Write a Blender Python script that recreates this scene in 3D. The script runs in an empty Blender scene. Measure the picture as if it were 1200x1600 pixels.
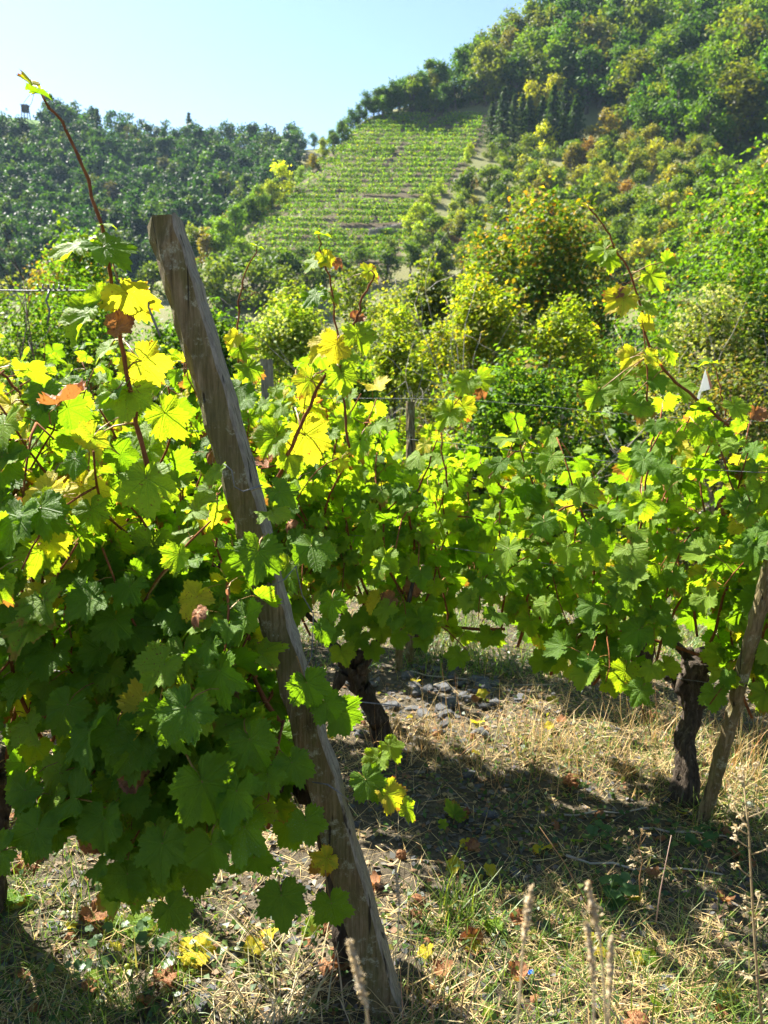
import bpy, math
import numpy as np
from mathutils import Vector, Matrix

# ------------------------------------------------------------------ camera, sky, sun, exposure
sc = bpy.context.scene
C = sc.collection.objects
FPX = 1256.0                       # focal length in photograph pixels (1200 x 1600)
PITCH = math.radians(12.5)         # camera looks down by this much
CAM = np.array([0.0, 0.0, 1.6])
SUN_AZ, SUN_EL = math.radians(-43), math.radians(45)

cam_d = bpy.data.cameras.new('camera')
cam = bpy.data.objects.new('camera', cam_d); C.link(cam)
cam.location = CAM; cam.rotation_euler = (math.pi/2 - PITCH, 0, 0)
cam_d.sensor_fit = 'VERTICAL'; cam_d.sensor_height = 36.0; cam_d.sensor_width = 27.0
cam_d.lens = FPX/1600*36.0
cam_d.clip_start = 0.05; cam_d.clip_end = 3000
cam_d.dof.use_dof = True; cam_d.dof.focus_distance = 2.1; cam_d.dof.aperture_fstop = 6.5
sc.camera = cam

world = bpy.data.worlds.new("World"); sc.world = world; world.use_nodes = True
wn = world.node_tree
sky = wn.nodes.new('ShaderNodeTexSky'); sky.sky_type = 'NISHITA'; sky.sun_disc = False
sky.sun_elevation = SUN_EL; sky.sun_rotation = SUN_AZ
sky.altitude = 100; sky.air_density = 1.0; sky.dust_density = 0.5; sky.ozone_density = 3.0
wn.links.new(sky.outputs[0], wn.nodes['Background'].inputs[0])
wn.nodes['Background'].inputs[1].default_value = 0.056

SUN = np.array([math.sin(SUN_AZ)*math.cos(SUN_EL), math.cos(SUN_AZ)*math.cos(SUN_EL), math.sin(SUN_EL)])
sun_d = bpy.data.lights.new('sun', 'SUN'); sun_d.energy = 5.0; sun_d.angle = math.radians(0.53)
sun_d.color = (1.0, 0.95, 0.84)
sun = bpy.data.objects.new('sun', sun_d); C.link(sun)
sun.rotation_euler = Vector(SUN).to_track_quat('Z', 'Y').to_euler()
sc.view_settings.view_transform = 'Standard'; sc.view_settings.look = 'None'
sc.view_settings.exposure = 2.1; sc.view_settings.gamma = 1.0
sc.render.engine = 'CYCLES'
cy = sc.cycles
cy.use_denoising = True
cy.max_bounces = 8; cy.diffuse_bounces = 4; cy.transmission_bounces = 5; cy.glossy_bounces = 2
cy.transparent_max_bounces = 4; cy.volume_bounces = 0
cy.use_adaptive_sampling = True; cy.adaptive_threshold = 0.015
cy.sample_clamp_indirect = 6

# ------------------------------------------------------------------ small helpers
RS = np.random.RandomState
R_ = np.array([1.0, 0, 0]); F_ = np.array([0, math.cos(PITCH), -math.sin(PITCH)]); U_ = np.array([0, math.sin(PITCH), math.cos(PITCH)])
UP = np.array([0, 0, 1.0])
def ray(px, py): return R_*((px-600)/FPX) + U_*((800-py)/FPX) + F_
def at(px, py, t): return CAM + ray(px, py)*t              # point t metres deep
def atY(px, py, Y):
    d = ray(px, py); return CAM + d*(Y/d[1])
def unit(v):
    v = np.asarray(v, float); return v/(np.linalg.norm(v, axis=-1, keepdims=True)+1e-12)
def sstep(a, b, x):
    t = np.clip((np.asarray(x, float)-a)/(b-a), 0, 1); return t*t*(3-2*t)

def vnoise(x, y, seed=0):
    x = np.asarray(x, float); y = np.asarray(y, float)
    tab = RS(seed).rand(64, 64)
    xi = np.floor(x).astype(int); yi = np.floor(y).astype(int); fx = x-xi; fy = y-yi
    fx = fx*fx*(3-2*fx); fy = fy*fy*(3-2*fy)
    g = lambda a, b: tab[a % 64, b % 64]
    return (g(xi, yi)*(1-fx)+g(xi+1, yi)*fx)*(1-fy) + (g(xi, yi+1)*(1-fx)+g(xi+1, yi+1)*fx)*fy

def mk_mesh(name, V, F, mats=(), midx=None, tint=None, smooth=False):
    """V (n,3); F ndarray (m,k) or list of tuples"""
    me = bpy.data.meshes.new(name)
    V = np.asarray(V, np.float32)
    if isinstance(F, np.ndarray):
        m, k = F.shape
        me.vertices.add(len(V)); me.vertices.foreach_set('co', V.ravel())
        me.loops.add(m*k); me.loops.foreach_set('vertex_index', F.astype(np.int32).ravel())
        me.polygons.add(m)
        me.polygons.foreach_set('loop_start', np.arange(0, m*k, k, dtype=np.int32))
        me.polygons.foreach_set('loop_total', np.full(m, k, np.int32))
    else:
        me.from_pydata(V.tolist(), [], [tuple(int(i) for i in f) for f in F])
    for mt in mats: me.materials.append(mt)
    if midx is not None: me.polygons.foreach_set('material_index', np.asarray(midx, np.int32))
    if smooth: me.polygons.foreach_set('use_smooth', np.ones(len(me.polygons), bool))
    if tint is not None:
        a = me.color_attributes.new('tint', 'FLOAT_COLOR', 'POINT')
        c = np.ones((len(V), 4), np.float32); c[:, :3] = tint
        a.data.foreach_set('color', c.ravel())
    me.update(calc_edges=True); me.validate()
    return me

class MB:
    """collects tubes, strips and boxes into one mesh"""
    def __init__(s): s.V = []; s.F = []; s.T = []; s.M = []; s.n = 0
    def add(s, V, F, tint=(1, 1, 1), m=0):
        V = np.asarray(V, float); s.V.append(V)
        s.F += [tuple(int(i)+s.n for i in f) for f in F]; s.M += [m]*len(F)
        t = np.asarray(tint, float)
        s.T.append(np.broadcast_to(t, (len(V), 3)).copy()); s.n += len(V)
    def tube(s, P, R, k=6, tint=(1, 1, 1), m=0, jit=0.0, rs=None, cap=True):
        P = np.asarray(P, float); n = len(P); R = np.broadcast_to(np.asarray(R, float), (n,))
        T = unit(np.gradient(P, axis=0)); ref = np.array([0.31, 0.17, 0.93])
        if abs(np.dot(T[0], ref)) > 0.9: ref = np.array([0.9, 0.3, 0.1])
        A = unit(np.cross(T, ref)); B = np.cross(T, A)
        a = np.linspace(0, 2*math.pi, k, endpoint=False)
        rr = R[:, None]*np.ones((n, k))
        if jit and rs is not None: rr = rr*(1+jit*(rs.rand(n, k)-.5)*2)
        V = P[:, None]+rr[..., None]*(np.cos(a)[None, :, None]*A[:, None]+np.sin(a)[None, :, None]*B[:, None])
        F = [(i*k+j, i*k+(j+1) % k, (i+1)*k+(j+1) % k, (i+1)*k+j) for i in range(n-1) for j in range(k)]
        if cap: F += [tuple(range(k))[::-1], tuple((n-1)*k+j for j in range(k))]
        s.add(V.reshape(-1, 3), F, tint, m)
    def mesh(s, name, mats, smooth=True):
        V = np.concatenate(s.V)
        return mk_mesh(name, V, s.F, mats, s.M, np.concatenate(s.T), smooth)

def tag(o, label=None, cat=None, group=None, kind=None):
    if label: o['label'] = label
    if cat: o['category'] = cat
    if group: o['group'] = group
    if kind: o['kind'] = kind
    return o
def obj(name, me, parent=None, mat=None, loc=None, color=None):
    o = bpy.data.objects.new(name, me); C.link(o)
    if parent is not None: o.parent = parent
    if mat is not None: o.matrix_local = mat
    if loc is not None: o.location = loc
    if color is not None: o.color = (*color, 1)
    return o
def empty(name, loc, rz=0, scale=None):
    o = bpy.data.objects.new(name, None); C.link(o); o.location = loc; o.rotation_euler = (0, 0, rz)
    o.empty_display_size = 0.1
    if scale is not None: o.scale = scale
    return o
def frame(tip, nrm, loc, size):
    n = unit(nrm); y = unit(np.asarray(tip)-n*np.dot(tip, n)); x = np.cross(y, n)
    M = np.eye(4); M[:3, 0] = x*size; M[:3, 1] = y*size; M[:3, 2] = n*size; M[:3, 3] = loc
    return Matrix(M.tolist())

# ------------------------------------------------------------------ materials
class NB:
    def __init__(s, name):
        s.m = bpy.data.materials.new(name); s.m.use_nodes = True; s.t = s.m.node_tree; s.t.nodes.clear()
        s.out = s.t.nodes.new('ShaderNodeOutputMaterial')
    def n(s, typ, ins=None, **kw):
        nd = s.t.nodes.new(typ)
        for k, v in kw.items(): setattr(nd, k, v)
        for k, v in (ins or {}).items():
            sk = nd.inputs[k]
            if isinstance(v, bpy.types.NodeSocket): s.t.links.new(v, sk)
            else: sk.default_value = v
        return nd
    def math(s, op, a, b=0.0, c=None, clamp=False):
        ins = {0: a, 1: b}
        if c is not None: ins[2] = c
        return s.n('ShaderNodeMath', ins, operation=op, use_clamp=clamp).outputs[0]
    def mix(s, f, a, b, mode='MIX'):
        nd = s.n('ShaderNodeMix', data_type='RGBA', blend_type=mode)
        for i, v in ((0, f), (6, a), (7, b)):
            if isinstance(v, bpy.types.NodeSocket): s.t.links.new(v, nd.inputs[i])
            else: nd.inputs[i].default_value = v if i == 0 else (*v, 1) if len(v) == 3 else v
        return nd.outputs[2]
    def ramp(s, f, stops):
        nd = s.n('ShaderNodeValToRGB', {0: f}); e = nd.color_ramp.elements
        while len(e) < len(stops): e.new(0.5)
        for el, (p, c) in zip(e, stops): el.position = p; el.color = (*c, 1) if len(c) == 3 else c
        return nd.outputs[0]
    def noise(s, vec, scale, detail=3, rough=.55, dist=0):
        return s.n('ShaderNodeTexNoise', {'Vector': vec, 'Scale': scale, 'Detail': detail, 'Roughness': rough, 'Distortion': dist}).outputs[0]
    def rng(s, v, a, b, c=0.0, d=1.0):
        return s.n('ShaderNodeMapRange', {0: v, 1: a, 2: b, 3: c, 4: d}).outputs[0]
    def bump(s, h, strength, dist=0.01):
        return s.n('ShaderNodeBump', {'Strength': strength, 'Distance': dist, 'Height': h}).outputs[0]
    def surf(s, sh): s.t.links.new(sh, s.out.inputs[0]); return s.m
G3 = lambda v: (v, v, v)

def vine_leaf_mat(name, lo, hi, tr, edge=None, edge_amt=0.0, spots=0.0, transl=0.5, dusty=0.0, veingreen=None, back=(.05, .068, .02)):
    b = NB(name)
    tc = b.n('ShaderNodeTexCoord').outputs['UV']
    sep = b.n('ShaderNodeSeparateXYZ', {0: tc}); x, y = sep.outputs[0], sep.outputs[1]
    oi = b.n('ShaderNodeObjectInfo'); rnd = b.math('FRACT', b.math('ADD', oi.outputs['Random'], b.n('ShaderNodeAttribute', attribute_name='rnd').outputs['Fac']))
    th = b.math('ARCTAN2', x, y); r = b.math('SQRT', b.math('ADD', b.math('MULTIPLY', x, x), b.math('MULTIPLY', y, y)))
    w = math.radians(52)
    phi = b.math('ABSOLUTE', b.math('SUBTRACT', b.math('MODULO', b.math('ADD', th, w*4.5), w), w/2))
    al = b.math('MULTIPLY', r, b.math('COSINE', phi)); di = b.math('MULTIPLY', r, b.math('SINE', phi))
    main = b.rng(b.math('ADD', di, b.math('MULTIPLY', r, .012)), .006, .02, 1, 0)
    st = b.math('FRACT', b.math('MULTIPLY', b.math('SUBTRACT', al, b.math('MULTIPLY', di, 1.0)), 9.0))
    sec = b.rng(b.math('ABSOLUTE', b.math('SUBTRACT', st, .5)), .0, .075, .6, 0)
    vein = b.math('MAXIMUM', main, sec)
    # offset noise per leaf
    off = b.n('ShaderNodeVectorMath', {0: tc, 1: b.n('ShaderNodeCombineXYZ', {2: b.math('MULTIPLY', rnd, 37.0)}).outputs[0]}, operation='ADD').outputs[0]
    nz = b.noise(off, 4.0, 4); nf = b.noise(off, 22.0, 3)
    col = b.mix(rnd, lo, hi)
    col = b.mix(b.rng(nz, .3, .75, 0, .55), col, tuple(c*1.6 for c in hi))
    col = b.mix(b.math('MULTIPLY', vein, .75), col, (hi[0]*2.2+.02, hi[1]*1.9+.03, hi[2]*2+.01))
    tcol = b.mix(b.rng(nz, .3, .75, 0, .6), tr, (tr[0]*1.35, tr[1]*1.12, tr[2]))
    tcol = b.mix(b.math('MULTIPLY', vein, .35), tcol, (tr[0]*.5, tr[1]*.6, tr[2]))
    if veingreen:
        vm = b.math('MULTIPLY', b.rng(b.math('SUBTRACT', b.math('ADD', di, b.math('MULTIPLY', r, .12)), b.math('MULTIPLY', nz, .16)), -.06, .10, 1, 0), b.rng(rnd, .15, .7, .15, .95))
        col = b.mix(vm, col, veingreen[0]); tcol = b.mix(vm, tcol, veingreen[1])
    if edge_amt > 0:
        em = b.rng(b.math('ADD', b.math('ADD', r, b.math('MULTIPLY', nz, .7)), b.math('MULTIPLY', rnd, .25)), 1.05-edge_amt, 1.12-edge_amt, 0, 1)
        col = b.mix(em, col, edge); tcol = b.mix(em, tcol, (edge[0]*1.6, edge[1]*1.2, edge[2]))
    if spots > 0:
        sm = b.rng(b.math('ADD', nf, b.math('MULTIPLY', nz, .35)), .86-spots, .90-spots, 0, 1)
        col = b.mix(sm, col, (.16, .06, .015)); tcol = b.mix(sm, tcol, (.30, .10, .015))
    if dusty > 0:
        dm = b.math('MULTIPLY', b.rng(b.noise(off, 60.0, 2), .62, .70, 0, 1), b.math('MULTIPLY', b.rng(rnd, .5, .9, 0, dusty), b.rng(nz, .4, .6, 0, 1)))
        col = b.mix(dm, col, (.45, .5, .5))
    geo = b.n('ShaderNodeNewGeometry')
    col = b.mix(b.math('MULTIPLY', geo.outputs['Backfacing'], .45), col, (hi[0]*1.5+back[0], hi[1]*1.25+back[1], hi[2]*1.5+back[2]))
    nrm = b.bump(b.math('SUBTRACT', b.math('MULTIPLY', nf, .35), b.math('MULTIPLY', vein, .7)), .45, .018)
    pr = b.n('ShaderNodeBsdfPrincipled', {'Base Color': col, 'Roughness': .55, 'Specular IOR Level': .16, 'Normal': nrm}).outputs[0]
    tl = b.n('ShaderNodeBsdfTranslucent', {'Color': tcol, 'Normal': nrm}).outputs[0]
    return b.surf(b.n('ShaderNodeMixShader', {0: transl, 1: pr, 2: tl}).outputs[0])

def foliage_mat(name, transl=.42, trmul=(1.55, 1.5, .55), rough=.55, spec=.14):
    b = NB(name)
    tint = b.n('ShaderNodeAttribute', attribute_name='tint').outputs['Color']
    oc = b.n('ShaderNodeObjectInfo').outputs['Color']
    col = b.mix(1.0, tint, oc, 'MULTIPLY')
    pr = b.n('ShaderNodeBsdfPrincipled', {'Base Color': col, 'Roughness': rough, 'Specular IOR Level': spec}).outputs[0]
    tl = b.n('ShaderNodeBsdfTranslucent', {'Color': b.mix(1.0, col, trmul, 'MULTIPLY')}).outputs[0]
    return b.surf(b.n('ShaderNodeMixShader', {0: transl, 1: pr, 2: tl}).outputs[0])

def bark_mat(name, c1, c2, c3, scale=60, stretch=(1, 1, .18), bumpd=.01, strength=.8, moss=None):
    b = NB(name)
    tc = b.n('ShaderNodeTexCoord').outputs['Object']
    mp = b.n('ShaderNodeMapping', {'Vector': tc, 'Scale': stretch}).outputs[0]
    n1 = b.noise(mp, scale, 6, .65, .6); n2 = b.noise(tc, scale*.12, 3)
    col = b.ramp(n1, [(.28, c1), (.55, c2), (.78, c3)])
    col = b.mix(b.rng(n2, .35, .7, 0, .5), col, c1)
    if moss: col = b.mix(b.rng(b.noise(tc, scale*.25, 4), .52, .66, 0, .75), col, moss)
    return b.surf(b.n('ShaderNodeBsdfPrincipled', {'Base Color': col, 'Roughness': .9, 'Specular IOR Level': .15, 'Normal': b.bump(n1, strength, bumpd)}).outputs[0])

def plain_mat(name, col, rough=.6, metal=0, scale=40, var=.4, spec=.3):
    b = NB(name)
    nz = b.noise(b.n('ShaderNodeTexCoord').outputs['Object'], scale, 4)
    c = b.mix(b.rng(nz, .3, .7), tuple(v*(1-var) for v in col), tuple(min(1, v*(1+var)) for v in col))
    return b.surf(b.n('ShaderNodeBsdfPrincipled', {'Base Color': c, 'Roughness': rough, 'Metallic': metal, 'Specular IOR Level': spec, 'Normal': b.bump(nz, .3, .003)}).outputs[0])

M_GREEN = vine_leaf_mat('vine_leaf_green', (.020, .070, .003), (.052, .125, .004), (.24, .46, .008), spots=0.0, transl=.50, dusty=.9)
M_LIME = vine_leaf_mat('vine_leaf_lime', (.06, .15, .008), (.12, .21, .012), (.46, .66, .012), edge=(.30, .17, .03), edge_amt=.005, spots=.03, transl=.52, veingreen=((.03, .10, .008), (.26, .48, .01)))
M_YEL = vine_leaf_mat('vine_leaf_yellow', (.30, .31, .015), (.46, .38, .02), (.80, .74, .02), edge=(.26, .085, .02), edge_amt=.03, spots=.05, transl=.52, veingreen=((.10, .20, .012), (.40, .60, .015)))
M_DRY = vine_leaf_mat('vine_leaf_dry', (.12, .056, .022), (.27, .15, .065), (.42, .18, .04), edge=(.10, .04, .02), edge_amt=.15, spots=.1, transl=.35, back=(.02, .005, 0))
M_FOL = foliage_mat('foliage', .46, (1.75, 1.8, .32))
M_GRASS = foliage_mat('grass_blades', .38, (1.5, 1.45, .6), .45, .4)
M_STRAW = foliage_mat('straw', .3, (1.25, 1.1, .75), .6, .25)
M_CANE = bark_mat('cane_bark', (.10, .035, .014), (.24, .085, .028), (.36, .16, .05), 90, (1, 1, .3), .002, .4)
M_PET = plain_mat('petiole', (.28, .15, .035), .5, 0, 30, .4)
M_BARK = bark_mat('vine_bark', (.018, .013, .010), (.085, .065, .048), (.24, .20, .16), 75, (1, 1, .16), .012, 1.0)
M_TRUNK = bark_mat('tree_bark', (.05, .042, .032), (.13, .11, .085), (.25, .22, .18), 12, (1, 1, .3), .03, .8)
M_TWIG = plain_mat('pale_twig', (.34, .30, .25), .8, 0, 20, .35)
M_DTWIG = plain_mat('dark_twig', (.09, .065, .045), .8, 0, 20, .35)
M_WIRE = plain_mat('galvanised_wire', (.16, .165, .165), .6, .3, 200, .35)
M_SLATE = bark_mat('slate', (.06, .062, .066), (.13, .13, .135), (.24, .235, .225), 14, (1, 1, 2.2), .01, .7)
def sheet_mat(name, col):
    b = NB(name); p = b.n('ShaderNodeBsdfPrincipled', {'Base Color': (*col, 1), 'Roughness': .4}).outputs[0]; t = b.n('ShaderNodeBsdfTranslucent', {'Color': (*col, 1)}).outputs[0]
    return b.surf(b.n('ShaderNodeMixShader', {0: .5, 1: p, 2: t}).outputs[0])
M_WHITE = sheet_mat('white_plastic', (.8, .8, .78))
M_ORANGE = plain_mat('orange_plastic', (.62, .22, .10), .4, 0, 30, .1, .5)
M_BLUE = plain_mat('blue_plastic', (.03, .14, .55), .4, 0, 30, .2, .5)
M_DARKWOOD = plain_mat('dark_timber', (.05, .045, .04), .8, 0, 3, .3)
M_ROCK = plain_mat('hill_rock', (.30, .26, .22), .9, 0, 1.5, .4)
M_GRAPE = foliage_mat('grape_skin', .4, (1.2, 1.2, .6), .3, .5)

def post_mat():
    b = NB('weathered_post_wood')
    tc = b.n('ShaderNodeTexCoord').outputs['Object']
    mp = b.n('ShaderNodeMapping', {'Vector': tc, 'Scale': (1, 1, .045)}).outputs[0]
    g = b.noise(mp, 130, 6, .65, .35); g2 = b.noise(mp, 42, 4, .6, .5)
    big = b.noise(b.n('ShaderNodeMapping', {'Vector': tc, 'Scale': (1, 1, .4)}).outputs[0], 16, 5, .65); fine = b.noise(tc, 260, 3)
    col = b.ramp(g, [(.22, (.06, .042, .019)), (.48, (.18, .132, .068)), (.75, (.37, .29, .17))])
    col = b.mix(b.rng(g2, .54, .74, 0, .5), col, (.15, .066, .028))                        # reddish bare grain
    col = b.mix(b.rng(big, .40, .58, 0, .75), col, b.mix(g, (.050, .046, .012), (.17, .155, .055)))                       # olive algae
    lm = b.math('MULTIPLY', b.rng(b.noise(tc, 22, 6, .75), .55, .63, 0, .75), b.rng(fine, .35, .6, .2, 1))
    col = b.mix(lm, col, (.40, .40, .28))                                                  # lichen
    geo = b.n('ShaderNodeNewGeometry')
    at_ = b.n('ShaderNodeAttribute', attribute_name='tint').outputs['Fac']
    grey = b.ramp(g, [(.25, (.095, .080, .058)), (.5, (.24, .205, .15)), (.75, (.40, .35, .27))])
    col = b.mix(at_, col, grey)                                                             # grey sides: skylight on the post's right face painted into the colour
    cr = b.rng(b.noise(b.n('ShaderNodeMapping', {'Vector': tc, 'Scale': (1, 1, .028)}).outputs[0], 55, 3, .5, .3), .33, .37, 1, 0)   # drying cracks
    col = b.mix(b.math('MULTIPLY', cr, .85), col, (.02, .015, .01))
    kn = b.n('ShaderNodeTexVoronoi', {'Vector': b.n('ShaderNodeMapping', {'Vector': tc, 'Scale': (1, 1, .55)}).outputs[0], 'Scale': 6.5}).outputs[0]
    col = b.mix(b.rng(kn, .07, .13, .7, 0), col, (.05, .03, .018))                          # knots
    h = b.math('SUBTRACT', b.math('ADD', g, b.math('MULTIPLY', fine, .25)), b.math('MULTIPLY', cr, .9))
    return b.surf(b.n('ShaderNodeBsdfPrincipled', {'Base Color': col, 'Roughness': .88, 'Specular IOR Level': .2, 'Normal': b.bump(h, .9, .006)}).outputs[0])
M_POST = post_mat()

def soil_mat():
    b = NB('ground_soil')
    tc = b.n('ShaderNodeTexCoord').outputs['Object']
    reg = b.n('ShaderNodeAttribute', attribute_name='tint').outputs['Color']
    n1 = b.noise(tc, 1.1, 5, .6); n2 = b.noise(tc, 17, 6, .65); n3 = b.noise(tc, 90, 5, .7)
    k = b.mix(b.rng(n2, .3, .72), G3(.55), G3(1.35))
    k = b.mix(b.rng(n3, .3, .72), b.mix(1, k, G3(.6), 'MULTIPLY'), b.mix(1, k, G3(1.35), 'MULTIPLY'))
    col = b.mix(1, reg, k, 'MULTIPLY')
    big = b.noise(tc, .09, 4, .6)
    col = b.mix(b.rng(big, .4, .65, 0, .35), col, b.mix(1, col, (.75, .95, .6), 'MULTIPLY'))
    h = b.math('ADD', b.math('MULTIPLY', n2, 1.0), b.math('MULTIPLY', n3, .5))
    return b.surf(b.n('ShaderNodeBsdfPrincipled', {'Base Color': col, 'Roughness': .95, 'Specular IOR Level': .1, 'Normal': b.bump(h, 1.0, .02)}).outputs[0])
M_SOIL = soil_mat()

# ------------------------------------------------------------------ terrain: one sheet from the camera's feet to the far ridges
ctrl = []
def cp(px, py, Y, dz=0.0):
    p = atY(px, py, Y); ctrl.append((p[0], p[1], p[2]+dz))
def cw(x, y, z): ctrl.append((x, y, z))
# far left ridge (trees about 6 m high stand on it)
cp(-500, 200, 255, -3); cp(-200, 185, 252, -1); cp(0, 186, 252, 0); cp(70, 186, 255, -1); cp(150, 190, 258, -5); cp(280, 200, 262, -6); cp(360, 195, 264, -6); cp(430, 205, 268, -6); cp(520, 205, 280, -6)
for x, y in ((-160, 330), (-60, 340), (0, 350), (60, 350)): cw(x, y, 62)
cp(-300, 300, 205, -5); cp(0, 290, 205, -5); cp(150, 300, 205, -5); cp(280, 290, 210, -5); cp(370, 260, 225, -5)
cp(-300, 430, 150, -4); cp(0, 420, 150, -4); cp(150, 390, 160, -4); cp(260, 345, 172, -4); cp(350, 290, 190, -6)
# spur running down to the left from the vineyard top
cp(640, 150, 168, -1.5); cp(575, 183, 162, 0); cp(510, 225, 150, -2); cp(450, 272, 138, -3); cp(400, 310, 128, -3); cp(340, 355, 116, -3); cp(250, 400, 102, -3); cp(150, 440, 88, -3); cp(0, 480, 76, -3); cp(-200, 520, 68, -3)
cp(520, 200, 195, -12); cp(450, 240, 180, -14); cp(390, 270, 165, -14); cp(300, 330, 145, -13); cp(180, 400, 125, -9)
# the vineyard slope
cp(760, 190, 158, 0); cp(670, 188, 162, 0); cp(640, 290, 132, 0); cp(560, 300, 131, 0); cp(480, 330, 122, 0); cp(400, 400, 108, 0); cp(520, 390, 110, 0); cp(640, 372, 112, 0); cp(710, 260, 138, 0)
# wooded hill on the right
cp(700, 108, 172, -4.5); cp(770, 62, 176, -7); cp(860, 20, 180, -7); cp(950, 8, 178, -7); cp(1050, 8, 172, -7); cp(1200, 24, 160, -7); cp(1400, 40, 145, -7); cp(1700, 100, 130, -7)
for x, y, z in ((20, 230, 50), (60, 230, 54), (110, 220, 50), (0, 300, 45), (120, 320, 45), (200, 250, 40)): cw(x, y, z)
cp(830, 210, 146, -2); cp(900, 240, 134, -1); cp(800, 300, 124, 0); cp(760, 380, 108, 0); cp(900, 330, 110, 0)
cp(1000, 130, 148, -5); cp(1000, 230, 126, -2); cp(1000, 330, 100, -1); cp(1150, 130, 135, -5); cp(1150, 250, 112, -2); cp(1150, 330, 90, -1); cp(1400, 200, 110, -4); cp(1400, 350, 80, -3)
# valley floor and the near bank falling away
cp(700, 440, 88, -1); cp(500, 455, 88, -1); cp(300, 480, 78, -2); cp(950, 430, 74, -2); cp(1250, 420, 62, -2)
for x, y, z in ((-30, 55, -8), (0, 55, -8), (30, 50, -7), (-22, 35, -8.5), (0, 35, -8.5), (22, 32, -6.5), (45, 40, -3), (-50, 40, -8), (-12, 20, -5.2), (0, 20, -5.2), (12, 19, -4.6), (25, 20, -3), (-30, 22, -5.5),
                (-6, 10, -1.9), (0, 10, -2.0), (6, 10, -2.0), (14, 10, -1.8), (-15, 10, -1.7), (-60, 5, 0), (60, 5, 0), (0, 5.5, -.4), (-8, 5, -.3), (8, 5, -.4), (0, -40, 10), (-80, -40, 10), (80, -40, 10)): cw(x, y, z)
ctrl = np.array(ctrl)
_k = lambda d2: np.sqrt(d2+16.0)
_D = ((ctrl[:, None, :2]-ctrl[None, :, :2])**2).sum(-1); _n = len(ctrl)
_A = np.zeros((_n+3, _n+3)); _A[:_n, :_n] = _k(_D)+np.eye(_n)*-0.6
_A[:_n, _n:] = np.c_[np.ones(_n), ctrl[:, :2]]; _A[_n:, :_n] = _A[:_n, _n:].T
_w = np.linalg.solve(_A, np.r_[ctrl[:, 2], 0, 0, 0])
def G(x, y, fine=False):
    x = np.atleast_1d(np.asarray(x, float)); y = np.atleast_1d(np.asarray(y, float)); sh = np.broadcast(x, y).shape
    x, y = (np.broadcast_to(v, sh).ravel() for v in (x, y))
    far = np.empty(len(x))
    for a in range(0, len(x), 20000):
        d2 = (x[a:a+20000, None]-ctrl[None, :, 0])**2+(y[a:a+20000, None]-ctrl[None, :, 1])**2
        far[a:a+20000] = _k(d2)@_w[:_n]+_w[_n]+_w[_n+1]*x[a:a+20000]+_w[_n+2]*y[a:a+20000]
    near = -0.035*np.clip(x, -3, 3) - 0.10*np.clip(y-3.1, 0, 5)
    near = near + .05*(vnoise(x*1.3+7, y*1.3+3, 1)-.5) + .028*(vnoise(x*4.1, y*4.1, 2)-.5)
    if fine: near = near + .022*(vnoise(x*11, y*11, 3)-.5)+.012*(vnoise(x*23, y*23, 4)-.5)
    w = sstep(4.6, 9.0, np.maximum(np.abs(y), np.abs(x)*.7))
    far = far + 1.2*(vnoise(x*.11, y*.11, 5)-.5)*sstep(30, 80, y) 
    return (near*(1-w)+far*w).reshape(sh)
def g1(x, y): return float(G(x, y)[0])

def hit(px, py, tmin=30.0, tmax=330.0, sure=False):
    """where the line of sight meets the hillside"""
    d = ray(px, py); t = np.concatenate([np.arange(tmin, tmax, 2.0)])
    P = CAM+d[None]*t[:, None]; h = P[:, 2]-G(P[:, 0], P[:, 1])
    i = np.argmax(h < 0)
    if h[i] >= 0: return None if not sure or py > 480 else hit(px, py+6, tmin, tmax, True)
    if i == 0: tt = t[0]
    else: tt = t[i-1]+(t[i]-t[i-1])*h[i-1]/(h[i-1]-h[i])
    p = CAM+d*tt; p[2] = g1(p[0], p[1]); return p

def graded(core0, core1, step, lo, hi, growth):
    a = list(np.arange(core0, core1+1e-6, step)); s = step
    while a[-1] < hi: s = min(s*growth, 4.0); a.append(a[-1]+s)
    s = step; b = []
    c = core0
    while c > lo: s = min(s*growth, 6.0); c -= s; b.append(c)
    return np.array(b[::-1]+a)
gx = graded(-2.6, 2.6, .035, -190, 230, 1.10); gy = graded(.8, 5.4, .035, -45, 400, 1.07)
XX, YY = np.meshgrid(gx, gy); ZZ = G(XX, YY, True)
nx, ny = len(gx), len(gy)
ii = np.arange(nx*ny).reshape(ny, nx)
FQ = np.stack([ii[:-1, :-1], ii[:-1, 1:], ii[1:, 1:], ii[1:, :-1]], -1).reshape(-1, 4)
# soil colours by place: slate soil at the vines, dry meadow on the scrub slope, brown earth in the hillside vineyard, green field on the far ridge
soil = np.empty((ny*nx, 3)); soil[:] = (.115, .094, .066)
xf, yf = XX.ravel(), YY.ravel()
wfar = sstep(6, 14, np.maximum(yf, -yf))[:, None]
soil = soil*(1-wfar)+np.array([.19, .185, .08])*wfar
pxs = 600+FPX*xf/np.maximum(.976*yf+.2164*(1.6-ZZ.ravel()), .1)
pys = 800-FPX*((ZZ.ravel()-1.6)*.9763+yf*.2164)/np.maximum(.9763*yf+.2164*(1.6-ZZ.ravel()), .1)
Ledge = lambda py: np.interp(py, [180, 250, 330, 405, 420], [582, 500, 422, 378, 372])
Redge = lambda py: np.interp(py, [180, 215, 300, 372, 420], [758, 748, 690, 638, 600])
vy = sstep(90, 100, yf)*(1-sstep(163, 168, yf))*sstep(-8, 2, pxs-Ledge(pys))*sstep(-14, -4, Redge(pys)-pxs)*sstep(178, 184, pys)
soil = soil*(1-vy[:, None])+np.array([.12, .09, .055])*vy[:, None]
fld = (sstep(245, 250, yf)*(1-sstep(-92, -85, xf)))[:, None]
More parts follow.
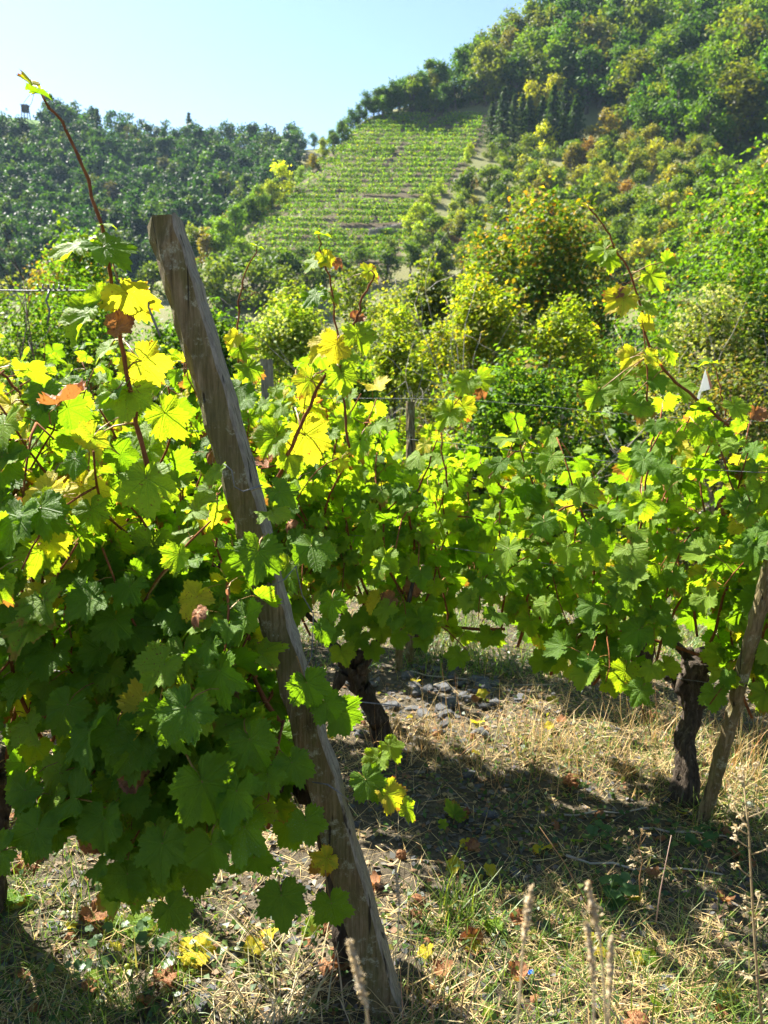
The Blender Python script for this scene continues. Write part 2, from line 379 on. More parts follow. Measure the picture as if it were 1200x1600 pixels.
soil = soil*(1-fld)+np.array([.13, .24, .05])*fld
ground = obj('ground', mk_mesh('ground', np.c_[xf, yf, ZZ.ravel()], FQ, [M_SOIL], None, soil, True))
tag(ground, kind='structure')

# ------------------------------------------------------------------ trees: crowns of leaf-sized faces on limbs
def leaf_cloud(rs, P, Nrm, size, asp=.62, fold=.18, droop=0.0):
    n = len(P); size = np.broadcast_to(size, (n,))
    N = unit(Nrm+rs.normal(0, .55, (n, 3)))
    t = unit(rs.normal(0, 1, (n, 3))+np.array([0, 0, -droop])); t = unit(t-N*(t*N).sum(1, keepdims=True)); b = np.cross(N, t)
    L = (size*rs.uniform(.7, 1.3, n))[:, None]; W = L*asp
    V = np.stack([P-t*L*.5, P+b*W*.5+N*L*fold-t*L*.06, P+t*L*.55, P-b*W*.5+N*L*fold-t*L*.06], 1)
    F = np.arange(n*4).reshape(n, 4)
    return V.reshape(-1, 3), F
def pick_tint(rs, n, cols, probs, jit=.22):
    c = np.array(cols)[rs.choice(len(cols), n, p=np.array(probs)/np.sum(probs))]
    return c*rs.uniform(1-jit, 1+jit, (n, 1))*rs.uniform(.93, 1.07, (n, 3))
def clump_points(rs, clumps, n, shell=.55):
    c = np.array([k[0] for k in clumps]); r = np.array([k[1] for k in clumps])
    vol = (r.prod(1))**.75; idx = rs.choice(len(clumps), n, p=vol/vol.sum())
    d = unit(rs.normal(0, 1, (n, 3))); rad = rs.rand(n)**.42*(1+.22*np.abs(rs.normal(0, 1, n)))*rs.uniform(.7, 1.12, n)
    P = c[idx]+d*r[idx]*rad[:, None]
    K = 9; tw = unit(rs.normal(0, 1, (len(clumps), K, 3))+[0, 0, .35]); tl = rs.uniform(.9, 1.65, (len(clumps), K))
    m = rs.rand(n) < .30; kk = rs.randint(0, K, n); u = rs.uniform(.35, 1, n)
    S = c[idx]+tw[idx, kk]*r[idx]*(tl[idx, kk]*u)[:, None]+rs.normal(0, .09, (n, 3))*r[idx]
    P[m] = S[m]
    return P, d, idx
def limbs(rs, clumps, h0, r0, lean=0, k=6, mat=M_TRUNK, max_l=9):
    mb = MB(); top = np.array([c[0] for c in clumps]); zt = top[:, 2].max()
    cen = top.mean(0)
    tp = np.array([[0, 0, -.4], [cen[0]*.15, cen[1]*.15, h0*.5], [cen[0]*.35, cen[1]*.35, h0], [cen[0]*.7, cen[1]*.7, (h0+zt)*.5], [cen[0], cen[1], zt*.92]])
    tp[1:, :2] += rs.normal(0, r0*.8, (4, 2))
    mb.tube(tp, [r0*1.25, r0, r0*.85, r0*.5, r0*.12], k)
    for i in rs.permutation(len(clumps))[:max_l]:
        c = top[i]; f = rs.uniform(.35, .8); a = tp[2]*(1-f)+tp[3]*f
        mid = (a+c)/2+np.array([0, 0, -.08*np.linalg.norm(c-a)])+rs.normal(0, .04, 3)*np.linalg.norm(c-a)
        mb.tube([a, mid, c], [r0*.38, r0*.25, r0*.06], 5)
    return mb
def proto_broad(seed, H, Rad, nleaf, size, ncl=14, cols=((1, 1, 1),), probs=(1,), low=.28):
    rs = RS(seed); cl = []
    for i in range(ncl):
        f = rs.uniform(low+.08, .92); a = rs.uniform(0, 6.28); prof = math.sin(math.pi*min(1, max(.05, (f-low)/(1.02-low)))**.8)
        rr = Rad*.68*prof*math.sqrt(rs.uniform(.15, 1))
        q = Rad*rs.uniform(.26, .44)
        cl.append((np.array([rr*math.cos(a), rr*math.sin(a), H*f]), np.array([q, q, q*rs.uniform(.65, .95)])))
    cl.append((np.array([0, 0, H*.9]), np.array([Rad*.33]*3)))
    P, d, idx = clump_points(rs, cl, nleaf)
    V, F = leaf_cloud(rs, P, d*.7+UP*.5, size)
    ct = rs.uniform(.72, 1.28, len(cl))[idx]
    T = pick_tint(rs, nleaf, cols, probs)*ct[:, None]
    tr = limbs(rs, cl, H*low, Rad*.07)
    return mk_mesh('crown', V, F, [M_FOL], None, np.repeat(T, 4, 0)), tr.mesh('trunk', [M_TRUNK]), (V, F, T)
def proto_conifer(seed, H, Rad, nleaf, size):
    rs = RS(seed); f = rs.rand(nleaf)**.75
    lay = np.floor(f*13)/13+rs.uniform(0, .045, nleaf); a = rs.uniform(0, 6.28, nleaf); q = rs.rand(nleaf)**.5
    br = .75+.35*np.sin(a*5+np.floor(f*13)*2.1)
    r = Rad*(1-lay)**.85*q*br+.05
    P = np.c_[r*np.cos(a), r*np.sin(a), H*(.07+.93*lay)-r*.28]
    V, F = leaf_cloud(rs, P, np.c_[np.cos(a)*.5, np.sin(a)*.5, np.full(nleaf, .8)], size, .4, .1, .5)
    T = pick_tint(rs, nleaf, [(1, 1, 1), (.7, .75, .8)], [2, 1])
    mb = MB(); mb.tube([[0, 0, -.4], [0, 0, H*.5], [0, 0, H*.98]], [Rad*.09, Rad*.055, .01], 6)
    return mk_mesh('crown', V, F, [M_FOL], None, np.repeat(T, 4, 0)), mb.mesh('trunk', [M_TRUNK]), (V, F, T)

VAR = [(1, 1, 1), (.75, .85, .75), (1.25, 1.15, .8)]
BROAD = [proto_broad(100+i, 8, 3.2+.25*(i % 3), 2300, .40, 19, VAR, (3, 2, 1), low=.12) for i in range(7)]
SHRUB = [proto_broad(130+i, 3, 1.8, 1000, .26, 10, VAR, (3, 2, 1), low=.08) for i in range(5)]
CONE = [proto_conifer(150+i, 10, 2.9, 2600, .50) for i in range(2)]
def plant(pr, name, label, cat, p, s, col, group, rs):
    e = empty(name, (p[0], p[1], p[2]-.1), rs.uniform(0, 6.28), (s*rs.uniform(.9, 1.12), s*rs.uniform(.9, 1.12), s*rs.uniform(.88, 1.12)))
    tag(e, label, cat, group)
    obj('trunk', pr[1], e); obj('crown', pr[0], e, color=(1.26*col[0], 1.22*col[1], .9*col[2]))
    return e
def jcol(rs, c, j=.15): return tuple(np.array(c)*rs.uniform(1-j, 1+j)*rs.uniform(.94, 1.06, 3))

GREENS = [(.050, .105, .018), (.066, .125, .018), (.042, .088, .020), (.088, .135, .020), (.10, .122, .026)]
rs = RS(11)
def nth(k): return f"{k}{'th' if 10 < k % 100 < 14 else {1: 'st', 2: 'nd', 3: 'rd'}.get(k % 10, 'th')}"
# --- left far wood, one mass
Vs, Fs, Ts = [], [], []; nn = 0; cnt = 0
for px in np.concatenate([np.arange(-420, -60, 20.0), np.arange(-60, 470, 14)]):
    for py in np.arange(186, 440, 11.0):
        qx, qy = px+rs.uniform(-8, 8), py+rs.uniform(-6, 6)
        if qx < 66 and qy < (226 if qx > -100 else 200): continue
        p = hit(qx, qy, 105, 320)
        if p is None or p[1] < 112 or (p[1] < 150 and p[0] > -.32*p[1]): continue
        V, F, T = BROAD[rs.randint(7)][2] if rs.rand() < .985 else CONE[0][2]
        keep = rs.rand(len(F)) < (.26 if px > -60 else .17); s = rs.uniform(.65, 1.2); a = rs.uniform(0, 6.28)
        Vq = V.reshape(-1, 4, 3)[keep]; c_ = Vq.mean(1, keepdims=True); Vq = c_+(Vq-c_)*1.65
        Vq = Vq.reshape(-1, 3)*s; Rz = np.array([[math.cos(a), -math.sin(a), 0], [math.sin(a), math.cos(a), 0], [0, 0, 1]])
        Vs.append(Vq@Rz.T+p-np.array([0, 0, .8])); m = int(keep.sum()); Fs.append(np.arange(m*4).reshape(m, 4)+nn); nn += m*4
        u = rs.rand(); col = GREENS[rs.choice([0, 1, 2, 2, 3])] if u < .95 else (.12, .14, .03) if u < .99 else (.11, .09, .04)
        Ts.append(np.repeat(T[keep]*np.array(jcol(rs, (col[0]*.55, col[1]*.66, col[2]*.8), .3)), 4, 0)); cnt += 1  # greens darkened and blued: the hillside's shade is put into the leaf colour
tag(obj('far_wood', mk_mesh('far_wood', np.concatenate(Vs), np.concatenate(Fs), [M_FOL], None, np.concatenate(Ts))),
    'dense green wood on the far hillside, its shade painted into the leaf colours', 'wood', kind='stuff')
# --- wood on the right hill: every tree its own
def proj_y(x, y, z):
    q = np.array([x, y, z])-CAM; return 800-FPX*(q@U_)/(q@F_)
def inside(px, py, poly):
    c = False; n = len(poly)
    for i in range(n):
        x1, y1 = poly[i]; x2, y2 = poly[(i+1) % n]
        if (y1 > py) != (y2 > py) and px < (x2-x1)*(py-y1)/(y2-y1)+x1: c = not c
    return c
wood = [(560, 178), (640, 135), (700, 108), (770, 62), (860, 20), (950, 4), (1290, 4), (1290, 215), (1080, 240), (960, 200), (905, 160), (760, 165), (640, 172)]
nw = 0
for py in np.arange(10, 250, 19):
    for px in np.arange(560, 1290, 27.0):
        qx, qy = px+rs.uniform(-10, 10), py+rs.uniform(-7, 7)
        if not inside(qx, qy, wood) or qx < 600: continue
        p = hit(qx, qy+10, 80, 260, True)
        if p is None: continue
        u = rs.rand(); col = GREENS[rs.randint(5)] if u < .85 else (.115, .15, .02) if u < .95 else (.10, .10, .035)
        plant(BROAD[rs.randint(7)], 'hill_tree', ('one of the green broadleaf trees in the wood on the sunny hill' if u < .85 else 'one of the yellowing trees in the wood on the sunny hill' if u < .95 else 'one of the brownish trees in the wood on the sunny hill'), 'tree', p, rs.uniform(1.0, 1.6)*np.interp(qx, [600, 690, 820], [.42, .6, 1]), jcol(rs, col, .2), 'trees of the wood on the right hill', rs); nw += 1
# --- ridge trees on the spur skyline
for k, (px, py, s, col) in enumerate([(a_, b_, c_, GREENS[d_]) for a_, b_, c_, d_ in [(432, 205, 0.6, 2), (446, 202, 0.62, 2), (460, 200, 0.6, 0), (474, 198, 0.6, 2), (490, 197, 0.65, 0), (505, 195, 0.55, 2), (520, 190, 0.55, 0), (535, 184, 0.55, 1), (548, 178, 0.55, 0), (560, 174, 0.55, 2), (572, 170, 0.55, 0), (585, 165, 0.6, 1), (598, 160, 0.6, 2), (612, 154, 0.65, 0), (625, 148, 0.7, 0), (640, 142, 0.75, 2), (655, 136, 0.8, 0), (670, 128, 0.85, 1), (685, 120, 0.85, 0)]]):
    p = hit(px, py+12, 100, 300, True)
    if p is not None: plant(BROAD[rs.randint(7)], 'ridge_tree', f'{nth(k+1)} tree from the left along the skyline above the hillside vineyard', 'tree', p, s, jcol(rs, col), 'trees on the skyline ridge', rs)
for k, px in enumerate(np.arange(592, 765, 11.0)):
    p = hit(px+rs.uniform(-3, 3), 178-rs.uniform(0, 12)-max(0, (px-690)*.12), 100, 300, True)
    plant((SHRUB if k % 3 else BROAD)[rs.randint(5)], 'vineyard_top_bush', f'{nth(k+1)} green bush from the left along the top edge of the hillside vineyard', 'bush', p, rs.uniform(1.2, 1.7) if k % 3 else rs.uniform(.5, .65), jcol(rs, GREENS[rs.randint(4)], .2), 'bushes along the vineyard top', rs)
# --- dark spruces beside the vineyard, yellow trees behind
for k, (px, py, s) in enumerate(sorted([(768, 232, .85), (785, 240, 1.0), (802, 232, .8), (825, 240, .85), (845, 238, .9), (862, 243, 1.05), (880, 232, 1.05), (897, 238, .95), (872, 222, .9), (815, 222, .85)])):
    p = hit(px, py, 80, 260)
    plant(CONE[k % 2], 'spruce_tree', f'dark spruce, {nth(k+1)} from the left in the cluster beside the hillside vineyard', 'tree', p, s, jcol(rs, (.030, .058, .026)), 'spruces beside the hillside vineyard', rs)
for px, py, s, lab in [(828, 200, .95, 'tall yellow tree behind the dark spruces, the left one of two'), (866, 190, .95, 'tall yellow tree behind the dark spruces, the right one of two')]:
    plant(BROAD[2], 'yellow_tree', lab, 'tree', hit(px, py, 80, 260), s, (.25, .25, .03), None, rs)
plant(SHRUB[1], 'yellow_bush', 'bright yellow bush at the foot of the dark spruces', 'bush', hit(850, 246, 80, 260), 1.55, (.36, .37, .03), None, rs)
plant(SHRUB[0], 'yellow_bush', 'round bright yellow-green bush left of the hillside vineyard', 'bush', hit(440, 282, 80, 150, True), 1.6, (.32, .36, .025), None, rs)
plant(SHRUB[2], 'rust_bush', 'rust brown rounded bush right of the dark spruces', 'bush', hit(945, 232, 80, 260), 1.7, (.15, .12, .045), None, rs)
plant(SHRUB[3], 'green_bush', 'bright green round bush on the top edge of the vineyard', 'bush', hit(597, 186, 80, 260), 1.1, (.10, .18, .03), None, rs)
# --- scrub on the slope
scrub = [(650, 420), (700, 330), (765, 245), (905, 250), (960, 205), (1080, 240), (1260, 215), (1260, 420), (980, 480), (760, 480)]
for py in np.arange(210, 485, 13.0):
    for px in np.arange(640, 1240, 20.0):
        qx, qy = px+rs.uniform(-9, 9), py+rs.uniform(-6, 6)
        if not inside(qx, qy, scrub) or rs.rand() < .30: continue
        p = hit(qx, qy, 40, 260)
        if p is None: continue
        col = [(.10, .14, .03), (.075, .12, .026), (.16, .17, .05), (.055, .09, .025), (.17, .10, .05), (.20, .19, .06), (.13, .12, .05)][rs.choice(7, p=[.27, .23, .16, .15, .03, .09, .07])]
        plant(SHRUB[rs.randint(5)], 'hillside_shrub', ('one of the rusty brown shrubs on the overgrown slope right of the vineyard' if col[0] > 1.3*col[1] else 'one of the pale olive shrubs on the overgrown slope right of the vineyard' if col[0] > .9*col[1] else 'one of the green shrubs on the overgrown slope right of the vineyard'), 'shrub', p, rs.uniform(.6, 1.35), jcol(rs, col, .2), 'shrubs on the overgrown slope', rs)
# yellow-green creeping bushes down the right edge of the vineyard
for px, py, s in [(735, 245, .7), (728, 262, .75), (690, 305, .7), (676, 320, .8), (662, 338, .9), (650, 352, .95), (642, 368, 1.0), (668, 352, .8), (655, 385, .9), (690, 370, .8), (708, 345, .75)]:
    plant(SHRUB[rs.randint(5)], 'edge_shrub', 'one of the yellow-green shrubs along the right edge of the hillside vineyard', 'shrub', hit(px, py, 60, 260), s, jcol(rs, (.20, .25, .03)), 'shrubs along the vineyard edge', rs)
# spur shrubs, left of the vineyard
sp = [(430, 250, .75), (470, 245, .8), (488, 232, .8), (505, 215, .8), (522, 210, .8), (538, 198, .75), (405, 285, 1.0), (388, 300, 1.2), (410, 300, 1.1), (425, 305, .9), (360, 315, .9), (350, 335, 1.0), (330, 335, .9), (312, 350, 1.0), (300, 335, .9), (280, 340, 1.0), (262, 352, 1.0), (245, 345, .9), (228, 355, 1.0), (335, 360, 1.1), (360, 350, 1.0), (378, 345, .9), (395, 335, .95), (410, 325, .9), (370, 375, 1.0), (345, 385, 1.1), (320, 385, 1.1), (300, 375, 1.0), (275, 380, 1.1), (250, 385, 1.0), (350, 405, 1.1), (375, 398, .9), (325, 410, 1.2), (205, 365, 1.0), (190, 380, 1.0), (220, 390, 1.1), (160, 395, 1.2), (130, 400, 1.1), (100, 420, 1.2), (60, 430, 1.2), (20, 440, 1.2), (-20, 450, 1.2), (-60, 450, 1.2)]
for i, (px, py, s) in enumerate(sp):
    p = hit(px, py+10, 60, 158, True)
    if p is None: continue
    col = [(.09, .16, .028), (.14, .20, .03), (.06, .11, .028), (.19, .24, .04), (.15, .13, .045), (.12, .19, .03)][i*5 % 6 if i % 7 else 2]
    big = i % 3 == 0
    plant((BROAD if big else SHRUB)[rs.randint(5)], 'spur_shrub', 'one of the bushes on the spur sloping down left of the hillside vineyard', 'bush', p, s*(.62 if big else 1.15), jcol(rs, col, .2), 'bushes on the spur', rs)
# dark bushes at the foot of the vineyard
for i, (px, py, s) in enumerate(sorted([(335, 470, 1.4), (365, 460, 1.5), (395, 470, 1.5), (425, 455, 1.3), (450, 470, 1.5), (480, 465, 1.3), (350, 490, 1.6), (400, 490, 1.6), (445, 495, 1.6), (500, 455, 1.1), (530, 448, 1.1), (560, 440, 1.2), (600, 440, 1.3), (640, 430, 1.2), (300, 480, 1.4), (680, 440, 1.2), (240, 470, 1.4), (180, 480, 1.5), (120, 490, 1.5), (60, 500, 1.5), (0, 500, 1.5), (420, 420, .9), (470, 425, .9), (560, 410, .8), (610, 402, .8)])):
    p = hit(px, py, 25, 200)
    if p is None: continue
    plant(SHRUB[i % 5], 'foot_bush', f'dark bush at the foot of the hillside vineyard, {nth(i+1)} from the left', 'bush', p, s, jcol(rs, [(.05, .085, .028), (.08, .11, .03), (.06, .10, .03)][i % 3], .2), 'bushes at the foot of the hillside vineyard', rs)

# bushes covering the valley side between the near bank and the hill
vb = 0
for Y in (18, 23, 29, 36, 45, 55, 66):
    for x in np.arange(-.62*Y, .66*Y, 2.3+Y*.025):
        xx, yy = x+rs.uniform(-.9, .9), Y+rs.uniform(-2.2, 2.2); z = g1(xx, yy); sc_ = rs.uniform(1.1, 2.0)
        if proj_y(xx, yy, z+3*sc_) < (430 if Y < 40 else 395): sc_ *= .6
        col = [(.07, .12, .028), (.12, .16, .035), (.05, .085, .026), (.16, .18, .045), (.15, .12, .05)][rs.choice(5, p=[.3, .25, .2, .15, .1])]
        plant(SHRUB[rs.randint(5)], 'valley_bush', ('one of the brownish bushes on the valley side behind the vines' if col[0] > 1.2*col[1] else 'one of the green bushes on the valley side behind the vines'), 'bush', (xx, yy, z), sc_, jcol(rs, col, .2), 'bushes on the valley side', rs); vb += 1

# --- hillside vineyard rows
nrow = 0
for py in np.concatenate([np.arange(184, 240, 6.6), np.arange(240, 330, 8.2), np.arange(330, 420, 10.0)]):
    x0, x1 = Ledge(py), Redge(py)
    if 306 < py < 314 or 356 < py < 362: x0, x1 = x0, (x0+x1)/2
    pts = []; px = x0
    while px < x1:
        p = hit(px, py+rs.uniform(-1, 1), 90, 220)
        lane = 690-(py-180)*1.05
        if p is not None and rs.rand() > .10 and abs(px-lane) > 5: pts.append(p)
        px += 7.5
    if len(pts) < 4: continue
    pts = np.array(pts); m = 60
    P = np.repeat(pts, m, 0)+np.c_[rs.normal(0, .34, len(pts)*m), rs.normal(0, .11, len(pts)*m), rs.uniform(.2, 1.05, len(pts)*m)]
    V, F = leaf_cloud(rs, P, np.tile([0, -.3, .5], (len(P), 1)), .25, .8)
    T = pick_tint(rs, len(P), [(.12, .24, .012), (.22, .32, .015), (.07, .15, .012), (.34, .33, .02)], [3, 3, 2.5, .6])
    e = empty('hillside_vine_row', tuple(pts[0])); tag(e, f'yellow-green vine row, {nth(nrow+1)} from the top of the hillside vineyard', 'vine row', 'vine rows of the hillside vineyard')
    obj('foliage', mk_mesh('vine_row_foliage', V-pts[0], F, [M_FOL], None, np.repeat(T, 4, 0)), e)
    nrow += 1
# low retaining wall and rock outcrop in the hillside vineyard
def rubble_wall(name, label, cat, pa, pb, h, mat, n=18):
    rs = RS(int(pa[0]*7) % 1000); e = empty(name, tuple(pa)); tag(e, label, cat)
    for i in range(n):
        for j in range(2):
            f = (i+.5*(j % 2)+.5)/n; c = pa*(1-f)+pb*f
            c[2] = g1(c[0], c[1]) + h*(.25+.5*j)
            w = np.linalg.norm(pb-pa)/n*.55
            me = stone_mesh(rs, w*rs.uniform(.6, 1.2), .4, h*.3, mat)
            obj('stone', me, e, loc=tuple(c-pa))
    return e
def stone_mesh(rs, a, b, c, mat=None):
    """angular flat stone: jittered bevelled block"""
    V = []
    for z, s in ((-1, .82), (-.35, 1.0), (.45, .97), (1, .74)):
        for k in range(7):
            t = 2*math.pi*k/7+.2; q = (abs(math.cos(t))**4+abs(math.sin(t))**4)**-.25
            V.append([a*s*q*math.cos(t)*rs.uniform(.8, 1.1), b*s*q*math.sin(t)*rs.uniform(.8, 1.1), c*z*rs.uniform(.8, 1.12)])
    F = [(i*7+j, i*7+(j+1) % 7, (i+1)*7+(j+1) % 7, (i+1)*7+j) for i in range(3) for j in range(7)]+[tuple(range(7))[::-1], tuple(21+j for j in range(7))]
    return mk_mesh('stone', V, F, [mat or M_SLATE])
rubble_wall('terrace_wall', 'short grey stone terrace wall at the bottom of the hillside vineyard', 'wall', hit(575, 372, 60, 200), hit(628, 362, 60, 200), 1.1, M_ROCK)
rk = empty('rock_outcrop', tuple(hit(497, 222, 80, 240, True))); tag(rk, 'bare brown rock outcrop on the spur under the skyline trees', 'rock')
for i in range(6): obj('boulder', stone_mesh(rs, 1.6, 1.2, .9, M_ROCK), rk, loc=(i*1.1-3, rs.uniform(-1, 1), .4+rs.uniform(0, .9)))
# hunting hide on the far ridge
hp = hit(41, 188, 200, 320)
if hp is None: hp = atY(41, 187, 252)
hh = empty('hunting_hide', tuple(hp)); tag(hh, 'small dark raised hunting hide standing on the far green ridge', 'hide')
mb = MB()
def box(mb, c, d, tint=(1, 1, 1), m=0):
    c = np.array(c); d = np.array(d)/2
    V = [c+d*np.array([sx, sy, sz]) for sz in (-1, 1) for sx, sy in ((-1, -1), (1, -1), (1, 1), (-1, 1))]
    mb.add(V, [(0, 3, 2, 1), (4, 5, 6, 7), (0, 1, 5, 4), (1, 2, 6, 5), (2, 3, 7, 6), (3, 0, 4, 7)], tint, m)
box(mb, (0, 0, 3.0), (1.7, 1.7, 1.8)); obj('cabin', mb.mesh('cabin', [M_DARKWOOD], False), hh)
mb = MB(); box(mb, (0, 0, 3.98), (2.1, 2.1, .14)); obj('roof', mb.mesh('roof', [M_DARKWOOD], False), hh)
mb = MB(); mb.tube([[-.9, -.9, -.3], [-.8, -.8, 2.2]], .15, 5); lm = mb.mesh('leg', [M_DARKWOOD])
for a in range(4): obj('leg', lm, hh, mat=Matrix.Rotation(a*math.pi/2, 4, 'Z'))

# ------------------------------------------------------------------ trees and bushes in the dip just beyond the vines
def big_plant(name, label, cat, px0, px1, ytop, Y, seed, nleaf, size, cols, probs, ncl=26, depth=.8, asp=.62, trunk_mat=None, shell=.55, prof=None, droop=0.0):
    nleaf = int(nleaf*1.7); ncl = int(ncl*1.25); wd = (px1-px0)*.12; px0 -= wd; px1 += wd
    rs = RS(seed); cx = atY((px0+px1)/2, 500, Y)[0]; half = abs(atY(px1, 500, Y)[0]-atY(px0, 500, Y)[0])/2
    zb = g1(cx, Y); zt = atY((px0+px1)/2, ytop, Y)[2]; H = zt-zb
    cl = []
    for i in range(ncl):
        f = rs.uniform(.10, .9); a = rs.uniform(0, 6.28); q = min(half, H*.6)*rs.uniform(.26, .52)
        w = math.sqrt(max(.03, 1-((f-.42)/.6)**2))
        if prof is not None: w = np.interp(f, prof[0], prof[1])
        rr = math.sqrt(rs.uniform(.1, 1))*max(.05, half*w-q*.75)
        z = min(H*f, H-q*.8)
        cl.append((np.array([rr*math.cos(a), rr*math.sin(a)*depth, z]), np.array([q, q, q*rs.uniform(.7, 1.0)])))
    cl.append((np.array([0, 0, H-min(half, H*.5)*.3]), np.array([1, 1, 1])*min(half, H*.5)*.3))
    nleaf = int(nleaf*1.4); size = size*.82
    P, d, idx = clump_points(rs, cl, nleaf, shell)
    P[:, 2] = np.maximum(P[:, 2], .05)
    V, F = leaf_cloud(rs, P, d*.5+UP*.5+SUN*.4, size, asp, .16, droop)
    T = 1.2*pick_tint(rs, nleaf, cols, probs, .28)*rs.uniform(.82, 1.2, len(cl))[idx][:, None]
    e = empty(name, (cx, Y, zb)); tag(e, label, cat)
    obj('trunk', limbs(rs, cl, H*.22, max(.05, min(half, H)*.045), mat=M_TRUNK, max_l=22).mesh('trunk', [trunk_mat or M_TRUNK]), e)
    obj('crown', mk_mesh('crown', V, F, [M_FOL], None, np.repeat(T, 4, 0)), e)
    return e, cl, H
gl = [(.055, .115, .018), (.085, .155, .02), (.035, .075, .016), (.13, .19, .025)]
big_plant('rust_tinged_tree', 'dark green tree with rusty tinged leaves beyond the vines, centre right', 'tree', 705, 965, 292, 24, 301, 15000, .17, [(.05, .095, .018), (.09, .12, .02), (.24, .17, .025), (.26, .12, .025)], [5, 3, 1.4, .45], 30)
big_plant('glossy_tree', 'tall glossy green tree filling the right edge beyond the vines', 'tree', 975, 1420, 205, 17, 302, 30000, .125, gl+[(.25, .14, .03)], [4, 4, 3, 1.4, .4], 46, .6)
big_plant('yellow_green_bush', 'wide yellow-green bush with pale twigs in front of the rusty tree', 'bush', 650, 830, 425, 12.5, 303, 9000, .088, [(.17, .21, .025), (.25, .26, .03), (.10, .15, .02), (.34, .24, .03)], [4, 3, 3, .7], 26, .8, trunk_mat=M_TWIG)
big_plant('yellow_green_bush', 'lower yellow-green bush right of the wide twiggy one', 'bush', 800, 975, 455, 12.0, 304, 8000, .085, [(.15, .20, .025), (.22, .25, .03), (.08, .13, .02), (.30, .20, .03)], [4, 3, 3, .5], 24, .8, trunk_mat=M_TWIG)
big_plant('dark_leafy_bush', 'low broad-leaved green bush just behind the middle vines', 'bush', 690, 930, 540, 9.5, 305, 5500, .085, gl, [4, 4, 2, 2], 20, .7)
eb, clb, Hb = big_plant('old_mans_beard_bush', 'bush overgrown with fluffy white clematis seed heads at the right', 'bush', 1015, 1215, 445, 10.5, 306, 7000, .07, [(.09, .12, .03), (.14, .16, .05), (.06, .08, .025), (.16, .12, .06)], [4, 3, 3, 1], 24, .7, trunk_mat=M_TWIG)
eb2, clb2, Hb2 = big_plant('white_flowering_bush', 'pale green bush flecked with white flower heads behind the leaning post', 'bush', 375, 560, 462, 12.5, 307, 8000, .082, [(.13, .19, .03), (.20, .24, .04), (.08, .13, .025), (.30, .30, .10)], [4, 3, 3, 1], 24, .8)
big_plant('bright_bush', 'bright yellow-green bush left of the wide twiggy one', 'bush', 560, 690, 470, 11.5, 315, 5000, .085, [(.17, .22, .025), (.25, .27, .03), (.10, .15, .02)], [4, 3, 3], 20, .8)
big_plant('low_bright_bush', 'low bright green bush between the leaning post and the middle stake', 'bush', 430, 620, 545, 8.8, 316, 5000, .075, [(.12, .20, .025), (.20, .25, .03), (.07, .13, .02)], [4, 3, 3], 20, .8)
for q_ in [('scrub_bush', 'olive bush under the hillside vineyard, left of the twiggy shrub', 490, 620, 412, 26, 321, 4500, .15), ('scrub_bush', 'pale olive bush under the hillside vineyard, right of the twiggy shrub', 600, 730, 400, 24, 322, 4500, .15), ('scrub_bush', 'green bush below the vineyard foot beside the leaning post', 380, 520, 440, 21, 323, 4500, .13), ('scrub_bush', 'dense green bush in the dip behind the bright bush', 520, 680, 455, 18, 324, 5000, .11)]:
    big_plant(q_[0], q_[1], 'bush', *q_[2:], [(.10, .14, .03), (.16, .18, .04), (.06, .10, .025), (.20, .18, .06)], [4, 3, 3, 1], 18, .8)
big_plant('olive_shrub', 'olive shrub with bare grey twigs between the pale bush and the wide bush', 'shrub', 530, 690, 440, 14.5, 308, 4500, .08, [(.13, .15, .035), (.18, .18, .04), (.08, .10, .025)], [4, 3, 3], 20, .8, trunk_mat=M_TWIG)
big_plant('leafy_young_tree', 'young green tree with glossy sprays behind the leaning leaf shoot', 'tree', 35, 215, 350, 19, 309, 6500, .13, gl, [4, 4, 2, 2], 20, .8)
big_plant('orange_bush', 'orange tinted autumn bush behind the vines at the left', 'bush', 40, 200, 385, 34, 310, 4500, .2, [(.24, .15, .045), (.18, .16, .04), (.12, .13, .035)], [3, 2, 2], 18, .8)
big_plant('grey_green_bush', 'dull grey-green bush at the left edge behind the vines', 'bush', -120, 60, 400, 24, 311, 5000, .15, [(.10, .12, .05), (.13, .13, .06), (.06, .09, .03)], [3, 2, 2], 18, .8)
big_plant('dark_thicket', 'dark green thicket behind the top of the leaning post', 'bush', 200, 420, 470, 16, 312, 6500, .12, gl, [3, 2, 4, 1], 20, .8)
big_plant('left_hedge_bush', 'mid green bush between the left vines and the orange bush', 'bush', -60, 210, 440, 14, 313, 7500, .10, gl, [4, 4, 2, 2], 22, .8)
big_plant('right_low_bush', 'brownish green low bush under the white clematis at the right', 'bush', 990, 1300, 560, 8.6, 314, 6000, .06, [(.07, .10, .03), (.11, .12, .04), (.14, .10, .05), (.05, .07, .02)], [3, 3, 2, 2], 20, .7, trunk_mat=M_TWIG)
# seed heads
def fluff(parent, cl, H, seed, n, size, col, front=True, fmin=.4):
    rs = RS(seed); mb_V, mb_F, T = [], [], []; nn = 0
    k = 0; FW = rs.rand(len(cl))**1.5; FW = FW/FW.sum()
    while k < n:
        c, r = cl[rs.choice(len(cl), p=FW)]
        d = unit(rs.normal(0, 1, 3)+np.array([-.3, -.9, .5]))
        p = c+d*r*1.02
        if p[2] < H*fmin: continue
        m = 14; D = unit(rs.normal(0, 1, (m, 3))); P = p+D*size*.35
        V, F = leaf_cloud(rs, P, D, size*.55, .5, .1)
        mb_V.append(V); mb_F.append(F+nn); nn += len(V); T.append(np.full((len(V), 3), 1.0)*np.array(col)*rs.uniform(.8, 1.1)); k += 1
    obj('seed_heads', mk_mesh('seed_heads', np.concatenate(mb_V), np.concatenate(mb_F), [M_FOL], None, np.concatenate(T)), parent)
